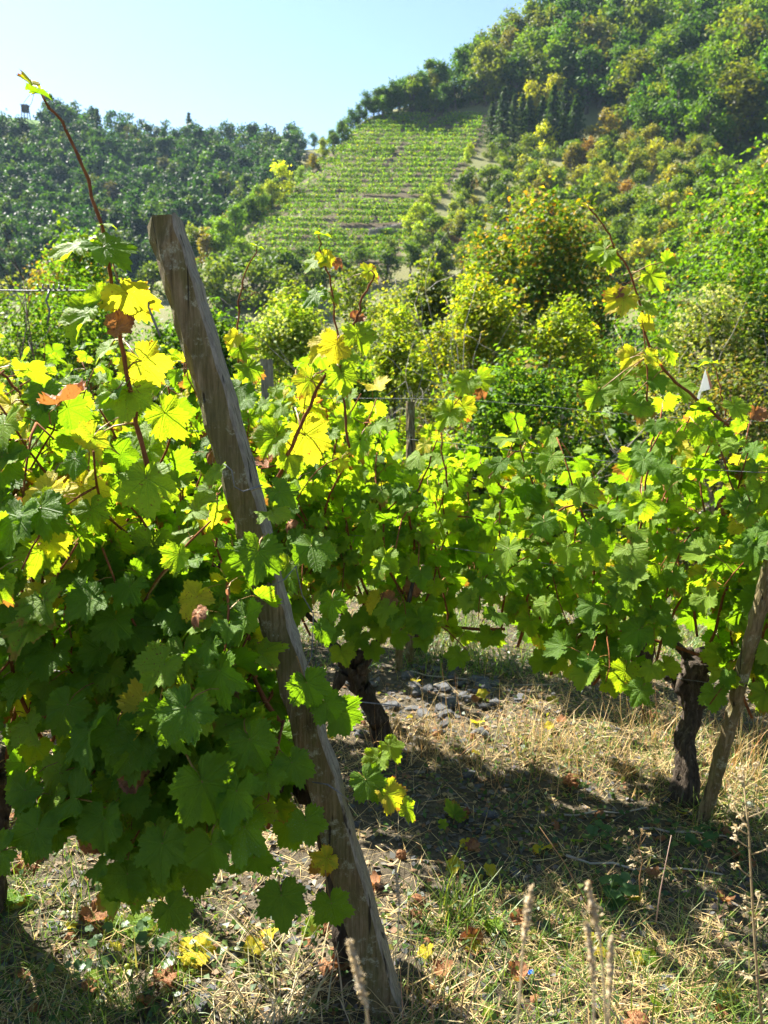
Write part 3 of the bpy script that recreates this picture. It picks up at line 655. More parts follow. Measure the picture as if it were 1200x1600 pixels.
fluff(eb, clb, Hb, 61, 560, .045, (.50, .49, .40), fmin=.5)
fluff(eb2, clb2, Hb2, 62, 330, .042, (.66, .67, .56), fmin=.45)
# bare twigs
def twig_shrub(name, label, px, pyb, Y, H, seed, n, mat, spread=.7, cat='shrub'):
    rs = RS(seed); b = atY(px, pyb, Y); zb = g1(b[0], Y); e = empty(name, (b[0], Y, zb)); tag(e, label, cat); zt = b[2]-zb
    for i in range(n):
        mb = MB(); d = unit([rs.normal(0, spread), rs.normal(0, spread*.6), 1.6]); L = (zt+H)*rs.uniform(.7, 1.0)
        P = [np.array([rs.normal(0, .1), 0, -.1])]
        for k in range(9): d = unit(d+rs.normal(0, .13, 3)); P.append(P[-1]+d*L/9)
        mb.tube(P, np.linspace(.016, .004, 10)*max(1, Y/14), 4)
        for j in range(12):
            k = rs.randint(4, 10); dd = unit(d+rs.normal(0, .7, 3)); q = [P[k]]
            for m in range(4): dd = unit(dd+rs.normal(0, .2, 3)); q.append(q[-1]+dd*L*.045)
            mb.tube(q, np.linspace(.006, .0025, 5)*max(1, Y/14), 3)
        obj('stem', mb.mesh('stem', [mat]), e)
    return e
twig_shrub('bare_shrub', 'leafless pale grey twigs rising over the olive shrub', 625, 480, 13.5, .7, 71, 9, M_TWIG, .35)
twig_shrub('bare_shrub', 'leafless pale twigs sticking out of the wide yellow-green bush', 835, 560, 11.2, 1.1, 72, 9, M_TWIG, .45)
twig_shrub('bare_shrub', 'leafless grey twigs beside the white clematis bush', 1150, 600, 9.6, .8, 73, 8, M_TWIG, .4)
twig_shrub('bare_branch', 'dark gnarled leafless branch at the left edge above the wire', 8, 470, 8.5, .55, 74, 3, M_DTWIG, .2)

# ------------------------------------------------------------------ grapevine leaves
LOBES = [(0, .62), (52, .56), (-52, .56), (104, .47), (-104, .47)]
def leaf_outline(rs, N=66):
    th = np.linspace(-math.pi, math.pi, N, endpoint=False); deg = np.degrees(th)
    L = [(a+rs.normal(0, 2.5), l*rs.uniform(.92, 1.08)) for a, l in LOBES]; dp = rs.uniform(.18, .36)
    r = np.zeros(N)
    for a, l in L:
        d = np.abs((deg-a+180) % 360-180)/27.0
        r = np.maximum(r, l*(1-dp*np.clip(d, 0, 3)**1.35))
    r = np.maximum(r, .12)
    back = np.abs(deg)
    r = np.where(back > 128, np.maximum(np.interp(back, [128, 150, 166, 176, 180], [.40, .36, .30, .12, .05]), 0)*rs.uniform(.95, 1.05), r)
    tooth = np.where(np.arange(N) % 2 == 0, 1.0, -1.0)*rs.uniform(.6, 1.3, N)
    r = r*(1+.065*tooth*(back < 165))
    return th, r
def add_uv(me, co=None):
    li = np.empty(len(me.loops), np.int32); me.loops.foreach_get('vertex_index', li)
    if co is None:
        co = np.empty(len(me.vertices)*3, np.float32); me.vertices.foreach_get('co', co); co = co.reshape(-1, 3)
    uv = me.uv_layers.new(name='UVMap'); uv.data.foreach_set('uv', np.ascontiguousarray(co[li, :2], np.float32).ravel())
def leaf_mesh(seed, mat):
    rs = RS(seed); th, r = leaf_outline(rs); N = len(th)
    rings = [.42, .76, 1.0]; cup = rs.uniform(-.3, .6); fold = rs.uniform(-.05, .38); wav = rs.uniform(.025, .095); ph = rs.uniform(0, 6.28); tip = rs.uniform(.1, .55)
    twist = rs.normal(0, .25)
    V = [[0, 0, 0]]; w = math.radians(52)
    for f in rings:
        x = np.sin(th)*r*f; y = np.cos(th)*r*f; rr = r*f
        phi = np.abs((th+w*4.5) % w-w/2)
        z = -cup*rr**2*.9+fold*np.abs(x)*.8+.16*rr*np.sin(phi)*1.2-tip*np.clip(y, 0, 1)**2*.8+wav*f**2*np.sin(th*rs.randint(3, 6)+ph)+rs.normal(0, .012, N)*f+twist*x*y
        V += np.c_[x, y, z].tolist()
    F = [(0, 1+(j+1) % N, 1+j) for j in range(N)]
    for k in range(2):
        a, b = 1+k*N, 1+(k+1)*N
        F += [(a+j, a+(j+1) % N, b+(j+1) % N, b+j) for j in range(N)]
    F = [f[::-1] for f in F]
    mi = [0]*len(F)
    # petiole
    P = [np.array([0, 0, 0]), np.array([.02, -.22, -.10]), np.array([.0, -.42, -.34]), PET_END]
    base = len(V); k = 4
    for p, q in zip(P, (.016, .014, .014, .018)):
        V += [[p[0]+q*math.cos(a), p[1]+q*.5*math.sin(a), p[2]+q*math.sin(a)] for a in np.linspace(0, 2*math.pi, k, endpoint=False)]
    for i in range(3):
        for j in range(k): F.append((base+i*k+j, base+i*k+(j+1) % k, base+(i+1)*k+(j+1) % k, base+(i+1)*k+j)); mi.append(1)
    me = mk_mesh('leaf', V, F, [mat, M_PET], mi, None, True); add_uv(me); return me
PET_END = np.array([0.0, -.50, -.60])
NV = 12
LEAF = {k: [leaf_mesh(500+i, m) for i in range(NV)] for k, m in (('g', M_GREEN), ('l', M_LIME), ('y', M_YEL), ('d', M_DRY))}
# crumpled dry leaves
def crumple(me, rs):
    V = np.empty(len(me.vertices)*3, np.float32); me.vertices.foreach_get('co', V); V = V.reshape(-1, 3)
    c = rs.uniform(1.6, 2.6); r = np.hypot(V[:, 0], V[:, 1]); ang = r*c
    k = np.where(r > 1e-4, np.sin(ang)/np.maximum(ang, 1e-4), 1)
    V[:, 2] = V[:, 2]*.8+(1-np.cos(ang))/c*rs.choice([-1, 1])+.05*np.sin(V[:, 0]*17+V[:, 1]*13)
    V[:, 0] *= k; V[:, 1] *= k
    me.vertices.foreach_set('co', V.ravel()); me.update()
for i_, me in enumerate(LEAF['d']): crumple(me, RS(60+i_))

def proj(p):
    q = np.asarray(p)-CAM; t = q@F_; return 600+FPX*(q@R_)/t, 800-FPX*(q@U_)/t, t
LCACHE = {}; VINES = []
class Vine:
    def __init__(s, name, label, base, group=None):
        s.b = np.asarray(base, float); s.e = empty(name, tuple(s.b)); tag(s.e, label, 'grapevine', group); s.L = []; VINES.append(s)
    def leaf(s, node, tip, nrm, size, kind, rs):
        """leaf whose petiole ends on the cane at node"""
        M = frame(tip, nrm, (0, 0, 0), size)
        pe = np.array(M.to_3x3()@Vector(PET_END)); M.translation = Vector(node-pe-s.b)
        s.L.append((proj(node)[2], M, kind, rs.randint(NV)))
    def leaf_at(s, p, tip, nrm, size, kind, rs, var=None):
        s.L.append((0.0, frame(tip, nrm, p-s.b, size), kind, rs.randint(NV)))
    def finish(s):
        """the 300 nearest leaves are parts of their own, the rest one joined part"""
        s.L.sort(key=lambda q: q[0])
        for _, M, k, v in s.L[:300]: obj('leaf', LEAF[k][v], s.e, mat=M)
        rest = s.L[300:]
        if not rest: return
        Vv, Ff, Mi, Uv, Rn = [], [], [], [], []; n = 0; rs = RS(5)
        for _, M, k, v in rest:
            me = LEAF[k][v]; key = (k, v)
            if key not in LCACHE:
                co = np.empty(len(me.vertices)*3, np.float32); me.vertices.foreach_get('co', co)
                LCACHE[key] = (co.reshape(-1, 3), [tuple(p.vertices) for p in me.polygons], [p.material_index for p in me.polygons])
            co, fs, mi = LCACHE[key]; A = np.array(M)
            Vv.append(co@A[:3, :3].T+A[:3, 3]); Ff += [tuple(i+n for i in f) for f in fs]; Uv.append(co); n += len(co)
            Mi += [4 if m else 'glyd'.index(k) for m in mi]; Rn.append(np.full(len(co), rs.rand()))
        me = mk_mesh('inner_leaves', np.concatenate(Vv), Ff, [M_GREEN, M_LIME, M_YEL, M_DRY, M_PET], Mi, None, True)
        add_uv(me, np.concatenate(Uv)); a = me.attributes.new('rnd', 'FLOAT', 'POINT'); a.data.foreach_set('value', np.concatenate(Rn).astype(np.float32))
        tag(obj('inner_leaves', me, s.e), kind='stuff')
    def cane(s, P, r0, r1, k=6, name='cane', mat=None):
        mb = MB(); P = np.asarray(P)-s.b
        mb.tube(P, np.linspace(r0, r1, len(P))*(1+.18*(np.arange(len(P)) % 2)), k); return obj(name, mb.mesh(name, [mat or M_CANE]), s.e)
    def trunk(s, P, R, seed):
        rs = RS(seed); P = np.asarray(P, float); t = np.linspace(0, len(P)-1, 26); i = np.clip(t.astype(int), 0, len(P)-2); f = (t-i)[:, None]; f = f*f*(3-2*f)
        Q = P[i]*(1-f)+P[i+1]*f; Rr = np.interp(t, np.arange(len(P)), R)*(1+.05*np.sin(np.arange(26)*.9+seed))
        Q = Q+rs.normal(0, .004, Q.shape); K = 28; th = np.linspace(0, 2*math.pi, K, endpoint=False); zz = np.linspace(0, 1, 26)[:, None]; ph = rs.uniform(0, 6.28, 4)
        rad = Rr[:, None]*(1+.13*np.sin(3*th+4*zz+ph[0])+.09*np.sin(5*th-6*zz+ph[1])+.07*np.sin(11*th+3*np.sin(9*zz)+ph[2])+rs.normal(0, .035, (26, K)))
        T_ = unit(np.gradient(Q, axis=0)); A_ = unit(np.cross(T_, [.1, .99, .05])); B_ = np.cross(T_, A_)
        VV = (Q[:, None]+rad[..., None]*(np.cos(th)[None, :, None]*A_[:, None]+np.sin(th)[None, :, None]*B_[:, None])-s.b).reshape(-1, 3)
        mb = MB(); mb.add(VV, [(i*K+j, i*K+(j+1) % K, (i+1)*K+(j+1) % K, (i+1)*K+j) for i in range(25) for j in range(K)]+[tuple(25*K+j for j in range(K))])
        for k in range(7):                                  # knobs and pruning stubs on the head
            c = Q[-1]-s.b+rs.normal(0, .03, 3)*[1, 1, .7]; d = unit(rs.normal(0, 1, 3)+[0, -.3, .5])
            mb.tube([c, c+d*.03, c+d*rs.uniform(.045, .075)], [.026, .022, .012], 7, jit=.2, rs=rs)
        return obj('trunk', mb.mesh('trunk', [M_BARK]), s.e)

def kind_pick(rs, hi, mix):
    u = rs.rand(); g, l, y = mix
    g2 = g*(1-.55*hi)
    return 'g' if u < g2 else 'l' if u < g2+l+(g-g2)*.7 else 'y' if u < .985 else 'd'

def grow(v, rs, d, s0, s1, org, zlo, zhi, ncane, nleaf, size, mix, thick=.14, front=None, drop=.0, stop=None, low=None):
    """canes climb from the head wire through the canopy, leaves alternate along them"""
    n = np.array([d[1], -d[0], 0.0]); n = n if n[1] < 0 else -n           # n points to the camera's side of the row
    nodes = []
    for c in range(ncane):
        s = rs.uniform(s0, s1); off = rs.normal(0, .05); ztop = zhi(s) if callable(zhi) else zhi; z = zlo+rs.uniform(-.05, .25)*(ztop-zlo)
        vs = rs.normal(0, .4); vo = rs.normal(0, .25); P = []; L = rs.uniform(.72, 1.12); bend = rs.rand() < .35
        tgt = zlo+(ztop-zlo)*L
        for k in range(26):
            p = org+d*s+n*off; zg = g1(p[0], p[1]); P.append(np.array([p[0], p[1], zg+z]))
            if z > tgt: break
            q = unit([vs, vo, 1.0])*.062
            s += q[0]; off += q[1]; z += q[2]; vs += rs.normal(0, .16)-(.5 if s > s1 else -.5 if s < s0 else 0); vo += rs.normal(0, .16)-off*.9
        if stop is not None:
            P = [p_ for p_ in P if proj(p_)[0]-np.interp(proj(p_)[1], [335, 1600], [256, 615]) < -35]
        if len(P) < 4: continue
        v.cane(P, rs.uniform(.0042, .006), .0022, 5)
        for k, p in enumerate(P[1:]): nodes.append((p, k, off))
        # lateral that droops out of the canopy
        for _ in range(rs.randint(1, 4)):
            a = P[rs.randint(1, len(P))]; sd = 1 if rs.rand() < .66 else -1
            dd = unit(n*sd*1.0+d*rs.normal(0, .5)+UP*rs.uniform(-.2, .6)); Q = [a]
            for k in range(rs.randint(4, 8)):
                dd = unit(dd+rs.normal(0, .12, 3)-UP*(.12+drop)); Q.append(Q[-1]+dd*.052)
            Q = np.array(Q)
            if Q[:, 2].min() < g1(Q[-1][0], Q[-1][1])+(.30 if stop is not None else .16): continue
            if stop is not None and stop(Q[-1]): continue
            v.cane(Q, .0032, .0018, 4)
            for k, p in enumerate(Q[1:]): nodes.append((p, k, sd*.2))
    rs.shuffle(nodes) if False else None
    order = rs.permutation(len(nodes)); cnt = 0; tries = 0
    while cnt < nleaf:
        for i in order:
            if cnt >= nleaf: break
            p, k, off = nodes[i]
            side = 1 if rs.rand() < (.62 if front is None else front) else -1
            sz = size*rs.uniform(.62, 1.28)
            out = n*side
            nrm = unit(out*.85+UP*.5+SUN*.25+rs.normal(0, .33, 3)); tip = unit(-UP*.85+out*.35+rs.normal(0, .42, 3))
            if stop is not None and (stop(p+tip*sz*.35) or proj(p+tip*sz*.8)[1] > np.interp(proj(p)[0], [0, 200, 400], [1345, 1440, 1490])): 
                tries += 1
                if tries > 4000: cnt = nleaf
                continue
            if low is not None and proj(p)[1]+.35*sz*FPX/proj(p)[2] > low(proj(p)[0]):
                tries += 1
                if tries > 4000: cnt = nleaf
                continue
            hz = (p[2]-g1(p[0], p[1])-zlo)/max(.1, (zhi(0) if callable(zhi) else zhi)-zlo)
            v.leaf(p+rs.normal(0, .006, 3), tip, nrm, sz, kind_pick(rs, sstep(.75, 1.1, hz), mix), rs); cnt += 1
    return nodes

def near_post(p):
    x, y, t = proj(p); dx = x-np.interp(y, [335, 1600], [256, 615]); tp = np.interp(y, [335, 1600], [1.66, 1.93])
    return dx > 40 or (dx > -62 and t < tp+.07) or (y > 1130 and dx > -40)
ROWD = unit(np.array([-1.145, .46, 0])); ROW1D = unit(np.array([-.97, .22, 0]))
P1 = np.array([.02, 1.68, 0]); P2 = np.array([1.115, 2.54, 0]); NR = np.array([.373, .928, 0])
def gp(p): return np.array([p[0], p[1], g1(p[0], p[1])])
# ---- row 1
rs = RS(21)
b = gp(P1+ROW1D*.10+np.array([0, .06, 0]))
v1 = Vine('grapevine', 'nearest grapevine, its big dark leaves hanging around the leaning post', b)
v1.trunk([b-UP*.08, b+[-.01, 0, .12], b+[-.03, .02, .26], b+[-.06, .03, .40], b+[-.12, .04, .5]], [.045, .038, .034, .036, .045], 1)
grow(v1, rs, ROW1D, .06, .62, P1, .38, 1.24, 17, 480, .104, (.74, .205, .045), front=.66, drop=.10, stop=near_post)
b = gp(P1+ROW1D*1.15)
v2 = Vine('grapevine', 'near grapevine at the left edge, partly cut off by the picture edge', b)
v2.trunk([b-UP*.08, b+[.02, 0, .15], b+[.05, .02, .3], b+[.04, .03, .45]], [.045, .036, .034, .042], 2)
grow(v2, rs, ROW1D, .58, 1.5, P1, .40, 1.35, 22, 600, .103, (.74, .205, .045), front=.66, drop=.10, stop=near_post)
# ---- row 2
top2 = lambda s: 1.22+.06*max(0, s)
R2 = [(0.05, 'grapevine on a thick knobbly trunk beside the right-hand slanting stake', 290), (1.22, 'grapevine with a mossy leaning trunk behind the leaning post, right side', 290), (2.42, 'grapevine of the second row seen behind the near left leaves', 290), (3.6, 'grapevine of the second row at the left edge, behind the near leaves', 240), (-1.15, 'grapevine cut off by the right edge of the picture', 200)]
v2nd = []
for i, (s, lab, nl) in enumerate(R2):
    b = gp(P2+ROWD*s); v = Vine('grapevine', lab, b); v2nd.append(v); rs = RS(30+i)
    if i == 0:
        w = [at(1076, 1248, 2.83), at(1080, 1200, 2.84), at(1074, 1150, 2.86), at(1088, 1100, 2.88), at(1084, 1062, 2.9), at(1092, 1035, 2.9)]
        off = b-w[0]; v.trunk([w[0]+off-UP*.06]+[p+off for p in w[1:]], [.054, .040, .033, .032, .062, .05], 11)
    elif i == 1:
        w = [at(603, 1175, 3.15), at(592, 1120, 3.12), at(566, 1075, 3.1), at(548, 1040, 3.1)]; w[0] = gp(w[0])-UP*.05
        v.trunk(w, [.044, .036, .034, .038], 12)
    else: v.trunk([b-UP*.08, b+[.03, 0, .15], b+[-.01, 0, .3], b+[.02, 0, .46]], [.05, .042, .036, .05], 13+i)
    grow(v, rs, ROWD, s-.62, s+.62, P2, .42, top2, 22, int(nl*2.15), .099, (.46, .48, .045), front=.56, drop=.07, low=lambda q: np.interp(q, [500, 620, 800, 1000, 1200], [1055, 1030, 1045, 1078, 1095]))
    hd = w[-1] if i in (0, 1) else b+UP*.46
    if i == 0: hd = hd+off
    for sd in (-1, 1):
        v.cane([hd-UP*.02, hd+ROWD*sd*.04+UP*.05, hd+ROWD*sd*.12+UP*.12, hd+ROWD*sd*.22+UP*.22, hd+ROWD*sd*.26+UP*.4], .017, .006, 8, 'arm', M_BARK)
    # the horizontal bearing cane tied along the wire
    Q = [b+UP*.56+ROWD*u+UP*(.05*math.sin(u*5)) for u in np.linspace(-.5, .5, 11)]; v.cane(Q, .006, .005)
# ---- row 3
for i, (s, lab, nl) in enumerate([(-.9, 'third row grapevine seen through the leaves at the right edge', 130), (.3, 'third row grapevine seen through the leaves right of centre', 190), (1.5, 'third row grapevine around the thin round stake in the middle', 220), (2.7, 'third row grapevine around the square stake behind the leaning post', 200), (3.9, 'third row grapevine far back at the left', 150)]):
    rs = RS(50+i); b = gp(P2+NR*1.15+ROWD*s); v = Vine('grapevine', lab, b)
    v.trunk([b-UP*.08, b+[.02, 0, .15], b+[-.02, 0, .3], b+[.0, 0, .46]], [.045, .038, .034, .046], 23+i)
    grow(v, rs, ROWD, s-.62, s+.62, P2+NR*1.15, .36, lambda q: 1.22+.10*max(0, q-1.0), 16, int(nl*2.1), .10, (.38, .55, .05), front=.5)

# ---- single shoots sticking out of the canopy (points follow the cane from base to tip)
def shoot(v, pts, t, r0, leaves, rs, seed=0):
    P = np.array([at(x, y, t if not isinstance(t, list) else t[i]) for i, (x, y) in enumerate(pts)])
    u = np.linspace(0, len(P)-1, len(P)*4); i = np.clip(u.astype(int), 0, len(P)-2); f = (u-i)[:, None]
    Pm = P[np.clip(i-1, 0, None)]; Pn = P[np.clip(i+2, None, len(P)-1)]; a, b = P[i], P[i+1]
    Q = .5*((2*a)+(-Pm+b)*f+(2*Pm-5*a+4*b-Pn)*f**2+(-Pm+3*a-3*b+Pn)*f**3)
    Q = Q+rs.normal(0, .0022, Q.shape); v.cane(Q, r0, r0*.45, 7)
    for m_ in range(2):
        k_ = rs.randint(len(Q)//4, int(len(Q)*.65)); u_ = np.linspace(0, 1, 26); dd = unit(rs.normal(0, 1, 3)+R_*rs.choice([-1, 1])*1.2); e1 = unit(np.cross(dd, UP)); e2 = np.cross(dd, e1); a_ = u_**2*14
        v.cane(Q[k_]+np.outer(u_, dd)*.07+(.007*u_*np.cos(a_))[:, None]*e1+(.007*u_*np.sin(a_))[:, None]*e2, .0011, .0006, 4, 'tendril')
    for (x, y, sz, ang, k, face) in leaves:
        tt = t if not isinstance(t, list) else np.mean(t)
        p = at(x, y, tt+rs.uniform(-.04, .04)); an = math.radians(ang)
        tip = R_*math.sin(an)-U_*math.cos(an)+F_*rs.uniform(-.3, .3)
        nrm = -F_*face[1]+R_*face[0]+U_*face[2]
        s = sz/FPX*tt
        v.leaf_at(p-unit(tip)*s*.12, tip, nrm, s, k, rs)
        # petiole runs to the nearest point of the cane
        q = Q[np.argmin(((Q-p)**2).sum(1))]; pb = p-unit(tip)*s*.12
        if np.linalg.norm(q-pb) > .012: v.cane([pb, (q+pb)/2+UP*.008, q], .0014, .0018, 4, 'petiole', M_PET)
rs = RS(77)
shoot(v1, [(232, 735), (212, 650), (196, 560), (176, 450), (160, 360), (128, 260), (98, 195), (66, 152)], 1.68, .0052,
      [(48, 128, 46, 200, 'y', (.9, .3, .4)), (62, 146, 44, 80, 'g', (.1, .25, .9)), (118, 385, 92, -70, 'l', (-.2, .6, .8)), (170, 395, 92, 35, 'g', (.35, .7, .7)), (135, 500, 100, -20, 'l', (-.4, .7, .6)), (205, 470, 95, 25, 'y', (.1, .5, -.6)), (228, 572, 85, 40, 'y', (.3, .9, -.2)), (165, 545, 62, -60, 'l', (-.4, .5, .6)), (200, 625, 90, 0, 'l', (.1, .8, .7)), (140, 690, 70, -40, 'y', (-.2, .9, -.2)), (230, 760, 100, 10, 'l', (0, .9, .4)), (175, 610, 70, -80, 'g', (-.4, .5, .8)), (165, 352, 30, 60, 'l', (0, .4, .9)), (188, 510, 60, 120, 'd', (.2, .8, .4)), (150, 470, 60, -90, 'l', (-.3, .9, .3))], rs)
shoot(v1, [(430, 760), (460, 690), (490, 620), (520, 568), (552, 515), (566, 470), (585, 430)], 1.95, .0048,
      [(480, 690, 86, 20, 'y', (.1, 1, -.2)), (428, 690, 76, -30, 'l', (-.3, .8, .4)), (450, 720, 60, 0, 'l', (.5, .5, .5)), (505, 540, 66, -60, 'y', (-.3, .8, .5)), (560, 528, 62, 20, 'l', (.3, .8, .4)), (480, 600, 58, -40, 'y', (-.2, 1, 0)), (535, 590, 56, 10, 'l', (.2, .9, .1)), (580, 425, 44, 100, 'y', (.5, .7, .4)), (558, 500, 34, -30, 'd', (.2, .8, .4)), (525, 545, 60, -10, 'y', (.1, .9, .2))], rs)
shoot(v2nd[1], [(545, 700), (535, 620), (528, 530), (518, 450), (503, 400), (498, 372)], 2.5, .004,
      [(505, 366, 32, 90, 'l', (0, .4, .9)), (492, 410, 48, -50, 'l', (-.3, .6, .6)), (528, 408, 30, 60, 'd', (.2, .8, .4)), (490, 465, 52, -40, 'g', (-.4, .7, .6)), (515, 460, 40, 20, 'l', (.2, .6, .7)), (508, 405, 36, 30, 'y', (.2, .8, .2)), (540, 560, 50, 30, 'l', (.2, .8, .5)), (520, 600, 54, -40, 'l', (-.2, .8, .5))], rs)
shoot(v2nd[1], [(378, 620), (372, 540), (372, 480), (384, 425), (403, 390)], 2.4, .0034,
      [(403, 386, 28, 60, 'l', (.2, .4, .8)), (378, 548, 52, 10, 'l', (.1, .9, .2)), (365, 530, 36, -40, 'y', (-.2, .9, .2)), (390, 580, 50, 20, 'l', (.2, .8, .4)), (372, 610, 52, -20, 'g', (-.2, .8, .5))], rs)
rr = v2nd[0]
shoot(rr, [(1140, 665), (1085, 620), (1040, 580), (1012, 540), (1003, 480), (985, 430), (962, 390), (945, 355), (922, 325)], 2.75, .005,
      [(918, 322, 28, 90, 'y', (.2, .5, .7)), (940, 392, 52, -70, 'l', (-.3, .7, .4)), (952, 410, 40, 0, 'l', (.1, .9, .2)), (1020, 435, 58, 40, 'l', (.3, .8, .3)), (968, 470, 60, -60, 'y', (-.2, .9, .3)), (962, 455, 36, -100, 'd', (-.2, .9, .3)), (1012, 485, 40, 30, 'l', (.1, .7, .6)), (985, 560, 46, -50, 'y', (-.2, .8, .4)), (1040, 540, 46, 60, 'l', (.3, .6, .7)), (1048, 556, 36, 30, 'l', (.3, .8, .2)), (995, 580, 46, -40, 'l', (-.3, .7, .5)), (965, 600, 54, -40, 'l', (-.2, .8, .5)), (1020, 600, 50, 20, 'g', (.2, .7, .6)), (1010, 505, 34, 100, 'y', (.2, .8, .2)), (1060, 610, 56, 10, 'l', (.1, .7, .7)), (1045, 405, 34, 130, 'l', (.2, .8, .3)), (930, 620, 58, -20, 'l', (-.1, .9, .4)), (985, 630, 60, 10, 'g', (.1, .8, .6))], rs)
shoot(rr, [(1010, 650), (1012, 600), (1008, 545), (1003, 500)], 2.72, 0.0032, [(1000, 640, 56, -10, 'l', (0, .8, .6)), (1020, 560, 40, 60, 'y', (.3, .8, .3))], rs)
shoot(rr, [(1135, 650), (1128, 615), (1120, 585), (1112, 562)], 2.8, .0026, [(1105, 568, 34, -80, 'l', (0, .3, .9)), (1150, 640, 50, 20, 'l', (.1, .8, .5)), (1180, 650, 40, 0, 'd', (.1, .9, .3))], rs)
shoot(v2nd[1], [(700, 760), (690, 690), (705, 640), (740, 600)], 2.9, .003, [(728, 600, 50, -30, 'l', (-.2, .8, .4)), (750, 595, 46, 20, 'l', (.3, .8, .2)), (755, 610, 36, 50, 'd', (.2, .8, .2)), (700, 650, 54, -30, 'l', (-.2, .9, .4)), (725, 640, 44, 20, 'y', (.1, .9, .1))], rs)
shoot(v2, [(-30, 560), (20, 600), (60, 660), (110, 680)], 1.95, .004, [(20, 640, 70, 10, 'y', (.2, .6, .7)), (30, 750, 60, 20, 'd', (.1, .9, .3)), (10, 720, 80, -20, 'l', (-.1, .9, .4)), (70, 620, 70, 10, 'g', (.1, .8, .6))], rs)
# leaves lying over and beside the leaning post
for x, y, t, sz, ang, k, face in [(402, 872, 1.58, 118, 12, 'g', (.15, .9, .3)), (340, 742, 1.6, 62, 20, 'l', (-.9, .5, .3)), (428, 808, 1.6, 78, 15, 'l', (0, .6, .75)), (444, 770, 1.64, 84, 75, 'g', (.1, .75, .65)), (488, 862, 1.78, 96, 25, 'g', (.2, .9, .35)), (385, 975, 1.62, 110, 8, 'g', (0, .9, .35)), (482, 1075, 1.6, 92, 15, 'g', (.45, .8, .3)), (512, 1105, 1.64, 78, 20, 'g', (.7, .7, .2)), (535, 1120, 1.72, 90, 30, 'g', (.3, .9, .2)), (345, 1060, 1.55, 120, -10, 'g', (-.1, .95, .3)), (395, 1165, 1.55, 105, 20, 'g', (.1, .9, .35)), (322, 1235, 1.52, 150, -5, 'g', (0, .95, .3)), (480, 1290, 1.6, 92, 10, 'g', (.15, .9, .3)), (440, 1410, 1.6, 108, 0, 'g', (.1, .9, .4)), (520, 1420, 1.66, 90, 5, 'g', (.1, .95, .2)), (225, 1370, 1.62, 110, -10, 'g', (-.1, .9, .35)), (270, 1425, 1.6, 84, 15, 'g', (0, .9, .4)), (575, 1225, 1.85, 80, 40, 'g', (.2, .9, .3)), (610, 1245, 1.85, 76, 35, 'y', (.4, .8, .3)), (640, 1265, 1.85, 60, 55, 'l', (.7, .5, .3)), (505, 1345, 1.8, 66, -30, 'y', (0, .9, .1)), (60, 1295, 1.8, 78, 30, 'y', (0, .9, .2)), (35, 1245, 1.7, 104, -15, 'g', (0, .95, .25)), (300, 1340, 1.8, 60, 60, 'y', (.1, .8, .4)), (255, 1330, 1.55, 118, 5, 'g', (0, .9, .4)), (165, 1290, 1.62, 110, -8, 'g', (-.1, .9, .35)), (330, 1330, 1.5, 112, 8, 'g', (.05, .95, .3)), (395, 1350, 1.52, 104, -6, 'g', (0, .9, .4)), (180, 1150, 1.6, 112, 0, 'g', (-.1, .9, .35)), (100, 1110, 1.65, 100, -12, 'g', (-.05, .9, .4)), (250, 1120, 1.56, 104, 14, 'g', (.1, .9, .3)), (460, 1200, 1.56, 92, 18, 'g', (.1, .9, .35)), (560, 1000, 2.95, 56, -15, 'g', (0, .9, .4)), (535, 1025, 2.9, 58, 10, 'l', (0, .9, .4)), (582, 1018, 2.95, 50, 20, 'g', (.2, .9, .3)), (548, 975, 2.95, 56, -5, 'g', (-.1, .9, .4)), (595, 985, 3.0, 54, 10, 'l', (.1, .9, .3)), (515, 990, 2.9, 58, -20, 'g', (-.1, .9, .4)), (610, 1170, 2.3, 58, 20, 'l', (.2, .8, .5)), (590, 1190, 2.2, 60, -20, 'l', (-.2, .8, .5)), (505, 985, 1.85, 60, 30, 'g', (.3, .8, .4)), (520, 945, 1.9, 66, 10, 'g', (.1, .9, .4))]:
    an = math.radians(ang+rs.normal(0, 14)); s = sz*.80/FPX*t; tip = R_*math.sin(an)-U_*math.cos(an)-F_*rs.uniform(-.15, .4)
    v1.leaf_at(at(x, y, t)-unit(tip)*s*.12, tip, -F_*face[1]+R_*(face[0]+rs.normal(0, .32))+U_*(face[2]+rs.normal(.05, .28)), s, k, rs)

for v in VINES: v.finish()

